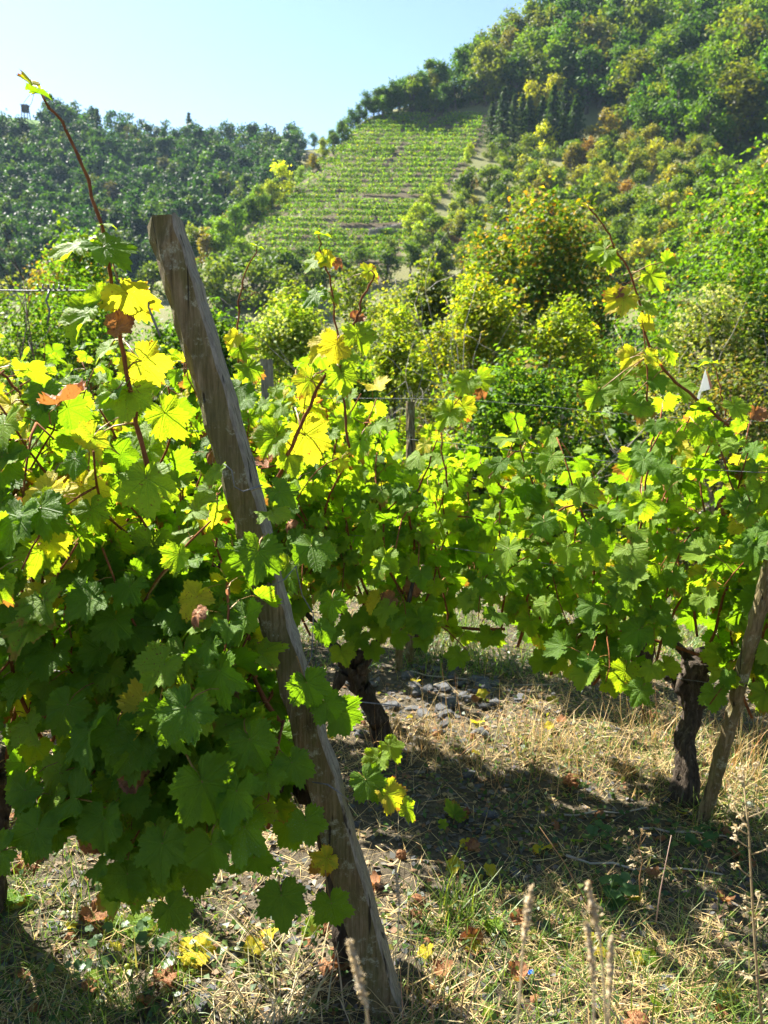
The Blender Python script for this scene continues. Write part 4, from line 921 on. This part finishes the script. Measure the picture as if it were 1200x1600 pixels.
# ------------------------------------------------------------------ posts and wires
def loft_post(name, base, top, sect, nseg=40, seed=0, chip=.006, faces_grey=(1,), topn=(0, 0)):
    """sect(f) -> list of (u, v) corner offsets at height fraction f; u to the right, v away from the camera"""
    rs = RS(seed); base = np.asarray(base, float); top = np.asarray(top, float); ax = unit(top-base)
    view = unit((base+top)/2-CAM); u = unit(np.cross(view, ax)); w = np.cross(ax, u)
    V = []; k = len(sect(0)); wob = np.cumsum(rs.normal(0, .0014, (nseg+1, 2)), 0)
    for i in range(nseg+1):
        f = i/nseg; c = base+(top-base)*f-base
        for j, (a, b_) in enumerate(sect(f)):
            e = rs.normal(0, .0017)
            V.append(c+u*(a+wob[i, 0]+e)+w*(b_+wob[i, 1]+e))
    V = np.array(V)
    # worn, splintered end
    for j in range(k): V[nseg*k+j] += ax*rs.uniform(-chip, chip)
    # duplicate corners per side so that each side keeps its own painted tint
    VV, F, T = [], [], []; n = 0
    for j in range(k):
        a = [i*k+j for i in range(nseg+1)]; b2 = [i*k+(j+1) % k for i in range(nseg+1)]
        for i in range(nseg+1): VV += [V[a[i]], V[b2[i]]]; T += [1.0 if j in faces_grey else 0.0]*2
        F += [(n+2*i, n+2*i+1, n+2*i+3, n+2*i+2) for i in range(nseg)]; n += 2*(nseg+1)
    cen = V[nseg*k:].mean(0)-ax*.004
    VV.append(cen); T.append(.8); c0 = n; n += 1
    for j in range(k): VV.append(V[nseg*k+j]); T.append(.8)
    F += [(c0, c0+1+(j+1) % k, c0+1+j) for j in range(k)]
    me = mk_mesh(name, VV, F, [M_POST], None, np.repeat(np.array(T)[:, None], 3, 1))
    return obj(name, me, loc=tuple(base))
pb, pt = at(614, 1600, 1.93), at(256, 338, 1.66)
pb = pb-unit(pt-pb)*.25
def main_sect(f):
    f = max(0, (f-.1)/.9)
    h = .0345+.002*math.sin(f*9); ch = .004+.020*max(0, (f-.45)/.55)**1.3
    r = math.radians(-13); c, s = math.cos(r), math.sin(r)
    pts = [(-h, -h+ch*1.5), (-h+ch, -h), (h-.006, -h), (h, -h+.006), (h, h), (-h, h)]
    return [(x*c-y*s, x*s+y*c) for x, y in pts]
tag(loft_post('leaning_post', pb, pt, main_sect, 60, 5, .012, (2, 3)), 'large weathered square wooden post leaning left in front of the vines', 'post')
def round_sect(r, k=10, flat=.12, seed=3):
    rr = RS(seed).uniform(1-flat, 1+flat, k)
    return lambda f: [(r*rr[j]*math.cos(2*math.pi*j/k), r*rr[j]*math.sin(2*math.pi*j/k)) for j in range(k)]
sb = at(1098, 1262, 2.74); sb[2] -= .1
tag(loft_post('slanting_stake', sb, at(1232, 760, 2.22), round_sect(.021), 40, 6, .004, ()), 'round grey wooden stake slanting to the right beside the knobbly trunk', 'stake')
q = at(640, 990, 4.1); tag(loft_post('round_stake', gp(q)-UP*.1, at(641, 628, 4.05), round_sect(.022), 30, 7, .003, (2, 3, 4)), 'thin round wooden stake standing in the middle of the vines', 'stake')
q = at(430, 930, 4.3); tag(loft_post('square_stake', gp(q)-UP*.1, at(418, 562, 4.2), lambda f: [(-.032, -.03), (.034, -.034), (.032, .03), (-.03, .03)], 30, 8, .004, (0, 1)), 'grey square stake top poking out of the vines right of the post', 'stake')
q = at(625, 1005, 4.0); tag(loft_post('short_stake', gp(q)-UP*.05, at(627, 952, 4.0), round_sect(.018), 10, 9, .003, ()), 'short dark stake under the vines in the middle of the picture', 'stake')
q = at(105, 1000, 2.6); tag(loft_post('thin_stake', gp(q)-UP*.05, at(88, 760, 2.55), round_sect(.016), 20, 10, .003, ()), 'thin brown stake half hidden by the near left leaves', 'stake')

def wire(name, label, P, r=.0014, group=None):
    P = np.asarray(P, float); mb = MB(); mb.tube(P-P[0], r, 6); o = obj(name, mb.mesh(name, [M_WIRE]), loc=tuple(P[0])); tag(o, label, 'wire', group); return o
a = at(232, 452, 1.70)
wl = [a+(at(-260, 440, 1.80)-a)*f-UP*.01*math.sin(math.pi*f) for f in np.linspace(0, 1, 14)]
wire('trellis_wire', 'top trellis wire running left from the leaning post', wl, .0017)
def coil(name, label, c, d, L, turns, rad, r=.0013, seed=0, col=None):
    rs = RS(seed); n = turns*9; f = np.linspace(0, 1, n); a_ = unit(np.cross(d, UP)); b_ = np.cross(d, a_)
    an = f*turns*2*math.pi; R = rad*rs.uniform(.8, 1.25, n)
    P = c+np.outer(f-.5, d)*L+(np.cos(an)*R)[:, None]*a_+(np.sin(an)*R)[:, None]*b_
    return wire(name, label, P, r)
dW = unit(wl[-1]-wl[0])
coil('wire_splice', 'knotted wire splice wound on the top trellis wire, left of the tall shoot', at(82, 449, 1.73), dW, .075, 6, .005, .0016, 1)
coil('wire_splice', 'twisted wire end wound around the top trellis wire beside the post', at(212, 449, 1.70), dW, .06, 5, .0055, .0016, 2)
wire('hanging_wire_end', 'rusty wire end hanging from the splice on the top wire', [at(78, 452, 1.725), at(72, 470, 1.72), at(78, 485, 1.72), at(74, 505, 1.72)], .0022)
wire('hanging_wire_end', 'pale bent wire end hanging beside the leaning post', [at(233, 455, 1.66), at(232, 480, 1.66), at(240, 500, 1.65), at(250, 525, 1.65)], .0026)
wire('wire_tie', 'dark wire loop tied round the middle of the leaning post', [at(425, 915, 1.66), at(445, 905, 1.66), at(462, 885, 1.68), at(472, 930, 1.72), at(490, 960, 1.76), at(487, 1025, 1.77), at(478, 1042, 1.76)], .0013)
wire('wire_tie', 'dark wire tied round the lower half of the leaning post', [at(488, 1222, 1.78), at(512, 1226, 1.74), at(530, 1238, 1.74), at(545, 1250, 1.79)], .0016)
wire('wire_tie', 'thin tendril wire curling on the post above the drooping leaf', [at(350, 725, 1.58), at(362, 735, 1.58), at(366, 760, 1.6), at(380, 768, 1.6), at(410, 758, 1.62)], .0014)
# nail in the post and trellis wires of the rows behind
for i, (z, s0, s1, row, lab) in enumerate([(1.19, -1.8, 4.4, 0, 'upper trellis wire of the second vine row'), (.80, -1.8, 4.4, 0, 'middle trellis wire of the second vine row'), (1.24, -1.4, 5, 1, 'upper trellis wire of the third vine row'), (.85, -1.4, 5, 1, 'middle trellis wire of the third vine row'), (.46, -1.8, 4.4, 0, 'lowest trellis wire of the second vine row')]):
    P = [gp(P2+NR*1.15*row+ROWD*s)*[1, 1, 0]+[0, 0, z-.02*math.cos(s*2.6)+.05*max(0, s-.5)*.4] for s in np.linspace(s0, s1, 24)]
    wire('trellis_wire', lab, P, .0013)
P = [np.array([*(P1+ROW1D*s)[:2], .78]) for s in np.linspace(-.02, 2, 10)]; wire('trellis_wire', 'middle trellis wire of the near vine row, mostly hidden by leaves', P)
# white folded tag hanging on a shoot
tg = empty('hanging_tag', tuple(at(1103, 572, 2.78))); tag(tg, 'small white folded plastic tag hanging from a shoot at the right', 'tag')
o = at(1103, 572, 2.78)
def plate(pts, th, n):
    n = unit(n)*th; A = [p for p in pts]+[p+n for p in pts]; k = len(pts)
    return np.array(A)-o, [tuple(range(k)), tuple(range(2*k-1, k-1, -1))]+[(i, i+k, (i+1) % k+k, (i+1) % k) for i in range(k)]
for nm, pts, mt in [('flap', [(1102, 577), (1110, 608), (1092, 613)], M_WHITE), ('side', [(1104, 576), (1113, 604), (1109.5, 609)], M_ORANGE), ('stem', [(1092, 611), (1096, 612), (1092, 628), (1088, 627)], M_WHITE)]:
    Vp, Fp = plate([at(x, y, 2.78) for x, y in pts], .0016, F_+R_*.2); obj(nm, mk_mesh(nm, Vp, Fp, [mt]), tg)
mb = MB(); mb.tube(np.array([at(1103, 577, 2.78), at(1095, 570, 2.78), at(1084, 567, 2.78)])-o, .0016, 5); mb.tube(np.array([at(1103, 577, 2.78), at(1106, 570, 2.78), at(1112, 563, 2.78)])-o, .0012, 5); obj('hook', mb.mesh('hook', [M_WIRE]), tg)

# ------------------------------------------------------------------ ground cover
def blades(rs, x, y, L, width, tilt, curve, z0=0.0):
    """curved tapering blades, 3 quads each"""
    n = len(x); z = G(x, y, True); a = rs.uniform(0, 6.28, n); dx, dy = np.cos(a), np.sin(a)
    el = np.clip(tilt, .02, 1.5); V = np.zeros((n, 8, 3)); p = np.stack([x, y, z+z0-.004], 1)
    wv = np.stack([-dy, dx, rs.normal(0, .2, n)], 1)*width[:, None]*.5
    for k in range(4):
        V[:, 2*k] = p-wv*(1-k*.3); V[:, 2*k+1] = p+wv*(1-k*.3)
        p = p+np.stack([dx*np.cos(el), dy*np.cos(el), np.sin(el)], 1)*(L/3)[:, None]; el = el-curve
        if k < 3: p[:, 2] = np.maximum(p[:, 2], G(p[:, 0], p[:, 1], True)+.002)
    b_ = np.arange(n)[:, None]*8
    F = np.concatenate([np.stack([b_[:, 0]+2*k, b_[:, 0]+2*k+1, b_[:, 0]+2*k+3, b_[:, 0]+2*k+2], 1) for k in range(3)])
    return V.reshape(-1, 3), F
def scatter(rs, n, dens, x0=-2.6, x1=2.6, y0=.9, y1=7.5):
    X, Y = [], []
    while sum(map(len, X)) < n:
        y = y0+(y1-y0)*rs.rand(20000)**1.3; x = rs.uniform(-1, 1, 20000)*(.62*y+.25)
        k = rs.rand(20000) < dens(x, y); X.append(x[k]); Y.append(y[k])
    return np.concatenate(X)[:n], np.concatenate(Y)[:n]
patch = lambda x, y, s, sc_=1.9: vnoise(x*sc_+s*3.7, y*sc_+s*1.3, 40+s)
bare = lambda x, y: np.exp(-(((x-.22)/.42)**2+((y-3.35)/.45)**2))            # the stony patch between the rows
bare2 = lambda x, y: np.exp(-(((x-.22)/.25)**2+((y-2.55)/.3)**2))
rs = RS(90)
x, y = scatter(rs, 50000, lambda x, y: (.25+.75*sstep(.35, .65, patch(x, y, 1)))*(1-.85*bare(x, y))*(1-.5*bare2(x, y)))
n = len(x); V, F = blades(rs, x, y, .03+.13*rs.rand(n)**1.8, rs.uniform(.0012, .0036, n), rs.uniform(.0, .45, n), rs.normal(.08, .16, n), rs.uniform(0, .014, n))
T = pick_tint(rs, n, [(.58, .43, .19), (.68, .54, .28), (.42, .29, .12), (.22, .15, .08)], [4, 4, 3, 2])
tag(obj('dry_grass', mk_mesh('dry_grass', V, F, [M_STRAW], None, np.repeat(T, 8, 0))), 'straw coloured dry grass lying matted over the ground', 'grass', kind='stuff')
x, y = scatter(rs, 24000, lambda x, y: np.maximum(sstep(.42, .66, patch(x, y, 2)), .7*sstep(.35, .8, x-.05)*(1-sstep(1.9, 2.5, y)))*(1-.9*bare(x, y)))
xb, yb = scatter(rs, 11000, lambda x, y: .3+.7*sstep(.4, .6, patch(x, y, 5)), y0=3.7, y1=8.0); x = np.r_[x, xb]; y = np.r_[y, yb]
n = len(x); V, F = blades(rs, x, y, rs.uniform(.035, .13, n)*(1+.5*(y > 3.7)), rs.uniform(.002, .0042, n)*(1+.8*(y > 3.7)), rs.uniform(.5, 1.4, n), rs.uniform(.05, .4, n))
T = pick_tint(rs, n, [(.12, .21, .03), (.19, .27, .045), (.07, .14, .02), (.28, .27, .07)], [4, 3, 3, 1.5])
tag(obj('green_grass', mk_mesh('green_grass', V, F, [M_GRASS], None, np.repeat(T, 8, 0))), 'short green grass growing through the straw', 'grass', kind='stuff')
# small-leaved weeds and moss
x, y = scatter(rs, 22000, lambda x, y: np.maximum(sstep(.40, .60, patch(x, y, 3, 2.6)), .25)*(1-.8*bare(x, y)))
P = np.c_[x, y, G(x, y, True)+rs.uniform(.002, .035, len(x))]
V, F = leaf_cloud(rs, P, np.tile([0, -.1, 1.0], (len(P), 1)), .017*rs.uniform(.6, 1.4, len(P)), .75)
T = pick_tint(rs, len(P), [(.07, .13, .03), (.12, .18, .035), (.20, .20, .04), (.05, .10, .03)], [4, 3, 2, 2])
tag(obj('ground_weeds', mk_mesh('ground_weeds', V, F, [M_GRASS], None, np.repeat(T, 4, 0))), 'small green weeds and moss spread between the straw', 'weeds', kind='stuff')
# leaf litter crumbs and slate chips
x, y = scatter(rs, 14000, lambda x, y: .35+.65*np.maximum(bare(x, y), bare2(x, y)))
P = np.c_[x, y, G(x, y, True)+.004]
V, F = leaf_cloud(rs, P, np.tile([0, 0, 2.0], (len(P), 1)), .024, .7, .08)
T = pick_tint(rs, len(P), [(.16, .15, .145), (.10, .10, .10), (.22, .12, .06), (.30, .22, .12)], [4, 3, 2, 2])
tag(obj('slate_chips', mk_mesh('slate_chips', V, F, [M_STRAW], None, np.repeat(T, 4, 0))), 'grey slate chips and crumbled litter on the soil', 'chips', kind='stuff')
# stones one can pick out
SM = [stone_mesh(RS(700+i), .5, .36, .13) for i in range(9)]
rs = RS(91)
def put_stone(x, y, s, lab, grp, name='slate_stone', up=0):
    z = float(G(x, y, True)[0]); o = obj(name, SM[rs.randint(9)], loc=(x, y, z+s*.05+up)); o.scale = (s, s*rs.uniform(.75, 1.1), s*rs.uniform(.8, 1.4))
    o.rotation_euler = (rs.normal(0, .22), rs.normal(0, .22), rs.uniform(0, 6.28)); tag(o, lab, 'stone', grp)
for i in range(85):
    px, py = rs.normal(715, 85), rs.normal(1085, 36); d = ray(px, py); t = -1.6/d[2]; p = CAM+d*t
    put_stone(p[0], p[1], rs.uniform(.03, .095), 'one of the flat grey slate stones heaped between the vine rows', 'slate stones heaped between the rows', up=rs.uniform(-.012, .018))
for i in range(70):
    px, py = rs.uniform(20, 1190), rs.uniform(1180, 1590); d = ray(px, py); t = -1.6/d[2]; p = CAM+d*t
    put_stone(p[0], p[1], rs.uniform(.02, .06), 'one of the small slate stones scattered over the grassy ground', 'slate stones scattered in the grass')
for px, py, s, lab in [(176, 1508, .055, 'grey slate stone lying beside the fallen leaves at lower left'), (765, 1275, .07, 'flat slate stone in the shade right of the post'), (330, 1652 if False else 1560, .04, 'small pale slate below the near vine')]:
    d = ray(px, py); p = CAM+d*(-1.6/d[2]); put_stone(p[0], p[1], s, lab, None)
# fallen leaves
rs = RS(92)
def fallen(px, py, size, k, lab, grp=None):
    d = ray(px, py); p = CAM+d*(-1.6/d[2]); z = float(G(p[0], p[1], True)[0])
    a = rs.uniform(0, 6.28); o = obj('fallen_leaf', LEAF[k][rs.randint(NV)], mat=frame([math.cos(a), math.sin(a), 0], [rs.normal(0, .3), rs.normal(0, .3)-.1, 1], (p[0], p[1], z+.02), size)); tag(o, lab, 'leaf', grp)
for px, py, sz, k, lab in [(150, 1455, .10, 'd', 'crumpled orange brown leaf on the ground at lower left'), (215, 1465, .10, 'l', 'pale bleached leaf beside the crumpled orange one'), (300, 1510, .11, 'y', 'bright yellow curled leaf below the near vine'), (255, 1555, .07, 'd', 'small rust orange leaf below the yellow curled leaf'), (710, 1285, .10, 'l', 'pale green leaf lying flat right of the leaning post'), (990, 1590, .09, 'd', 'crumpled brown leaf at the bottom edge'), (20, 1430, .12, 'g', 'large green fallen leaf at the left edge'), (40, 1370, .13, 'd', 'grey brown withered leaf at the left below the vine'), (395, 1500, .06, 'y', 'small yellow leaf in the grass left of the post foot'), (740, 1480, .08, 'd', 'brown leaf in the grass right of the post foot')]:
    fallen(px, py, sz, k, lab)
for i in range(120):
    px, py = rs.uniform(0, 1200), rs.uniform(1030, 1600); k = rs.choice(['d', 'y', 'l'], p=[.66, .2, .14])
    fallen(px, py, rs.uniform(.03, .07), k, {'d': 'one of the withered brown vine leaves scattered on the ground', 'y': 'one of the fallen yellow vine leaves scattered on the ground', 'l': 'one of the fallen greenish vine leaves scattered on the ground'}[k], {'d': 'brown leaves on the ground', 'y': 'yellow leaves on the ground', 'l': 'greenish leaves on the ground'}[k])
# tufts
def tuft(px, py, n, L, w, cols, probs, name, lab, cat, mat, seed, spread=.05, tilt=(.7, 1.5), curve=(.1, .4)):
    rs = RS(seed); d = ray(px, py); p = CAM+d*(-1.6/d[2])
    x, y = p[0]+rs.normal(0, spread, n), p[1]+rs.normal(0, spread, n)
    V, F = blades(rs, x, y, rs.uniform(.5, 1.1, n)*L, rs.uniform(.6, 1.2, n)*w, rs.uniform(*tilt, n), rs.uniform(*curve, n))
    T = pick_tint(rs, n, cols, probs); z = g1(p[0], p[1]); V = V-np.array([p[0], p[1], z])
    tag(obj(name, mk_mesh(name, V, F, [mat], None, np.repeat(T, 8, 0)), loc=(p[0], p[1], z)), lab, cat)
GC = ([(.12, .20, .03), (.19, .26, .05), (.08, .14, .02), (.34, .30, .12)], [4, 3, 2, 1])
SC = ([(.56, .40, .19), (.66, .50, .26), (.46, .25, .11), (.38, .28, .12)], [4, 3, 2, 2])
tuft(715, 1440, 90, .19, .0055, *GC, 'grass_tuft', 'bright green grass tuft right of the leaning post foot', 'grass', M_GRASS, 1)
tuft(1150, 1570, 130, .18, .005, *GC, 'grass_tuft', 'green grass tuft at the lower right corner', 'grass', M_GRASS, 2, .09)
tuft(910, 1480, 70, .13, .0045, *GC, 'grass_tuft', 'green grass tuft in the lower right grass, left of the corner tuft', 'grass', M_GRASS, 3, .07)
tuft(180, 1590, 50, .12, .005, *GC, 'grass_tuft', 'short green grass tuft at the bottom left', 'grass', M_GRASS, 4, .04)
tuft(1100, 1265, 60, .12, .0045, *GC, 'grass_tuft', 'green grass tuft at the foot of the slanting stake', 'grass', M_GRASS, 5, .06)
tuft(440, 1580, 130, .24, .0045, [(.50, .42, .24), (.30, .30, .10), (.60, .52, .33)], [4, 2, 3], 'straw_tuft', 'long dry grass tuft left of the leaning post foot', 'grass', M_STRAW, 6, .08, (.3, 1.1))
tuft(660, 1600, 110, .20, .0045, *SC, 'straw_tuft', 'dry straw tuft at the foot of the leaning post', 'grass', M_STRAW, 7, .08, (.3, 1.2))
for i, (px, py, n, lab) in enumerate([(650, 1170, 150, 'tan dry weed tuft standing beside the mossy vine trunk'), (1160, 1200, 170, 'golden dry weed tuft right of the slanting stake'), (850, 1180, 130, 'tan dry weed tuft in front of the slate heap'), (960, 1210, 120, 'dry yellowish weed tuft left of the knobbly trunk'), (1190, 1130, 120, 'dry weed tuft behind the slanting stake at the right edge'), (760, 1200, 80, 'small dry weed tuft in the middle of the sunny ground'), (1010, 1140, 80, 'dry weed tuft behind the knobbly trunk')]):
    tuft(px, py, n, .26, .0028, *SC, 'dry_weed_tuft', lab, 'weeds', M_STRAW, 20+i, .10, (.6, 1.5), (-.15, .25))
# seed heads of grass close to the lens, blurred
def seed_stalk(pts, t, rhead, lab, seed, name='grass_stalk'):
    rs = RS(seed); P = np.array([at(x, y, t) for x, y in pts]); mb = MB()
    mb.tube(P-P[0], np.linspace(.0013, .0008, len(P)), 5, (.50, .42, .27))
    a, b_ = P[-2]-P[0], P[-1]-P[0]; m = 170; f = rs.rand(m)**.8
    Q = a+(b_-a)*f[:, None]+rs.normal(0, 1, (m, 3))*rhead*.5*np.sin(np.pi*np.clip(f*.9+.08, 0, 1))[:, None]
    V, F = leaf_cloud(rs, Q, rs.normal(0, 1, (m, 3)), .006, .4); mb.add(V, F, (.60, .50, .34))
    tag(obj(name, mb.mesh(name, [M_STRAW]), loc=tuple(P[0])), lab, 'grass')
seed_stalk([(800, 1690), (812, 1560), (818, 1470), (830, 1385)], .72, 0.0032, 'tall pale seed head left of the pair at the bottom right', 1)
seed_stalk([(955, 1700), (945, 1560), (938, 1470), (918, 1378)], .72, 0.0029, 'tall pale seed head with curved tip, bottom right', 2)
seed_stalk([(930, 1720), (928, 1620), (928, 1530), (916, 1440)], .68, 0.0023, 'shorter pale seed head between the curved and the straight one', 3)
seed_stalk([(950, 1730), (950, 1650), (952, 1560), (955, 1465)], .68, 0.0019, 'straight thin pale seed head at the bottom right', 4)
seed_stalk([(590, 1740), (580, 1640), (572, 1570), (545, 1470)], .62, 0.0030, 'blurred seed head in front of the leaning post foot', 5)
seed_stalk([(622, 1440 if False else 1480), (622, 1450), (624, 1415), (618, 1355)], 1.5, .004, 'thin grey seed head just right of the leaning post', 6)
# thin dry stems
def stem(pts, t, r, lab, seed, col=(.34, .22, .12), twigs=0, buds=0):
    rs = RS(seed); P = np.array([at(x, y, t) for x, y in pts]); mb = MB(); mb.tube(P-P[0], np.linspace(r, r*.5, len(P)), 5, col)
    for i in range(twigs):
        f = rs.uniform(.15, .98)*(len(P)-1); k = int(f); q = P[k]+(P[k+1]-P[k])*(f-k)-P[0]; d = unit([rs.normal(0, 1), rs.normal(0, .6), rs.uniform(.3, 1)]); L = rs.uniform(.012, .045)
        mb.tube([q, q+d*L*.5, q+d*L+UP*.004], [r*.5, r*.4, r*.3], 4, col)
        if buds:
            V, F = leaf_cloud(rs, q+d*L+rs.normal(0, .0035, (9, 3)), rs.normal(0, 1, (9, 3)), .008, .5); mb.add(V, F, (.45, .36, .22))
    tag(obj('dry_weed', mb.mesh('dry_weed', [M_STRAW]), loc=tuple(P[0])), lab, 'stem')
stem([(1196, 1640), (1184, 1540), (1176, 1420), (1170, 1300), (1160, 1205)], 1.35, .0026, 'tall dry weed stem with side shoots at the right edge', 1, (.42, .33, .18), 26, 1)
stem([(1025, 1440), (1032, 1390), (1040, 1350), (1049, 1305)], 1.75, .0016, 'thin pinkish dry stem standing in the shaded grass', 2, (.5, .36, .28))
stem([(935, 1450), (905, 1390), (880, 1345), (843, 1292)], 1.8, .0016, 'thin brown stem slanting left in the shaded grass', 3, (.32, .20, .10))
stem([(1000, 1400), (999, 1370), (1004, 1345), (997, 1320)], 1.75, .0016, 'small brown branched weed stem in the shaded grass', 4, (.36, .22, .1), 9, 1)
stem([(725, 1600), (745, 1540), (765, 1490), (780, 1455)], 1.45, .0014, 'thin pale stem right of the post foot', 5, (.5, .34, .26))
stem([(985, 1620), (950, 1570), (900, 1520), (850, 1470)], 1.4, .0016, 'pale straw lying slantwise at lower right', 6, (.56, .46, .3))
# sticks on the ground
rs = RS(93)
for i, (x0, y0, x1, y1, r, lab) in enumerate([(880, 1345, 1140, 1357, .004, 'long grey stick lying in the shaded grass at the right'), (0, 1530, 100, 1470, .005, 'brown stick on the ground at the left edge'), (1000, 1290, 1140, 1300, .004, 'dark stick in front of the slanting stake'), (60, 1440, 160, 1420, .003, 'thin twig under the near left vine'), (880, 1270, 1010, 1262, .0035, 'dark twig in the shade left of the knobbly trunk'), (640, 1230, 760, 1250, .003, 'thin twig on the bare soil right of the post'), (640, 1040, 860, 1060, .004, 'long dry cane lying over the slate heap'), (500, 1530, 420, 1560, .004, 'short stick left of the leaning post foot')]):
    pa, pb_ = (CAM+ray(a, b)*(-1.6/ray(a, b)[2]) for a, b in ((x0, y0), (x1, y1)))
    P = [pa+(pb_-pa)*f for f in np.linspace(0, 1, 8)]; P = np.array([[p[0]+rs.normal(0, .006), p[1]+rs.normal(0, .006), float(G(p[0], p[1], True)[0])+.012] for p in P])
    mb = MB(); mb.tube(P-P[0], np.linspace(r, r*.6, 8), 6, jit=.15, rs=rs); tag(obj('fallen_stick', mb.mesh('fallen_stick', [M_DTWIG if i % 2 else M_TWIG]), loc=tuple(P[0])), lab, 'stick')
# low mallow-like plants with round leaves
def mallow(px, py, n, size, lab, seed, col=(.06, .13, .035)):
    rs = RS(seed); d = ray(px, py); p = CAM+d*(-1.6/d[2]); z = g1(p[0], p[1]); e = empty('round_leaved_weed', (p[0], p[1], z)); tag(e, lab, 'weed')
    N = 14; th = np.linspace(0, 2*math.pi, N, endpoint=False); r = .5*(1+.10*np.cos(th*5))*(1-.45*np.exp(-((th-math.pi)/.35)**2))
    V = [[0, 0, -.06]]+np.c_[r*np.sin(th), r*np.cos(th), .05*np.sin(th*5)].tolist(); F = [(0, 1+j, 1+(j+1) % N) for j in range(N)]
    me = mk_mesh('leaf', V, F, [M_GRASS], None, np.full((N+1, 3), 1.0)*np.array(col), True)
    for i in range(n):
        a = rs.uniform(0, 6.28); q = rs.uniform(.01, .09); h = rs.uniform(.025, .07)
        obj('leaf', me, e, mat=frame([math.cos(a), math.sin(a), .1], [rs.normal(0, .25), rs.normal(0, .25)-.15, 1], (q*math.cos(a), q*math.sin(a), h), size*rs.uniform(.7, 1.2)))
mallow(960, 1400, 16, .042, 'cluster of round-leaved green weeds in the shaded grass', 1)
mallow(935, 1310, 10, .034, 'small round-leaved weeds near the shaded dark twig', 2)
mallow(1110, 1310, 10, .036, 'round-leaved weeds below the slanting stake', 3)
mallow(240, 1500, 12, .03, 'small round-leaved weeds among the fallen leaves at lower left', 4, (.08, .15, .05))
mallow(130, 1530, 12, .026, 'tiny clover-like weeds at lower left', 5, (.07, .14, .05))
# small coloured bits
d = ray(829, 1522); p = CAM+d*(-1.6/d[2]); p[2] = g1(p[0], p[1])
mb = MB(); rs = RS(94); gxs = np.array([[i*.004-.008, j*.004-.008, .012+rs.uniform(0, .006)] for i in range(5) for j in range(5)])
mb.add(gxs, [(i*5+j, i*5+j+1, i*5+j+6, i*5+j+5) for i in range(4) for j in range(4)]); tag(obj('plastic_scrap', mb.mesh('plastic_scrap', [M_BLUE]), loc=tuple(p)), 'tiny crumpled blue plastic scrap in the grass', 'scrap')
d = ray(192, 1540); p = CAM+d*(-1.6/d[2]); p[2] = g1(p[0], p[1])
gc = empty('fallen_grapes', tuple(p)); tag(gc, 'few green grapes fallen on the ground at lower left', 'grapes')
import bmesh
bm = bmesh.new(); bmesh.ops.create_icosphere(bm, subdivisions=2, radius=.0075); me = bpy.data.meshes.new('berry'); bm.to_mesh(me); bm.free(); me.materials.append(M_GRAPE)
ca = me.color_attributes.new('tint', 'FLOAT_COLOR', 'POINT')
for q in ca.data: q.color = (.36, .40, .07, 1)
for f in me.polygons: f.use_smooth = True
for q in ((0, 0, .012), (.016, .004, .014), (-.012, .012, .012), (.008, .016, .02)): obj('berry', me, gc, loc=q)

# ------------------------------------------------------------------ valley haze
hz = NB('haze_air'); vol = hz.n('ShaderNodeVolumePrincipled', {'Color': (.55, .76, 1.0, 1), 'Density': .00016, 'Anisotropy': .1}).outputs[0]
hz.t.links.new(vol, hz.out.inputs['Volume'])
zmin, zmax = float(ZZ.min())-1.0, float(ZZ.max())+22
mb = MB(); box(mb, (20, 177, (zmin+zmax)/2), (430, 452, zmax-zmin)); tag(obj('haze', mb.mesh('haze', [hz.m], False)), 'thin bluish haze in the valley air', 'haze', kind='stuff')
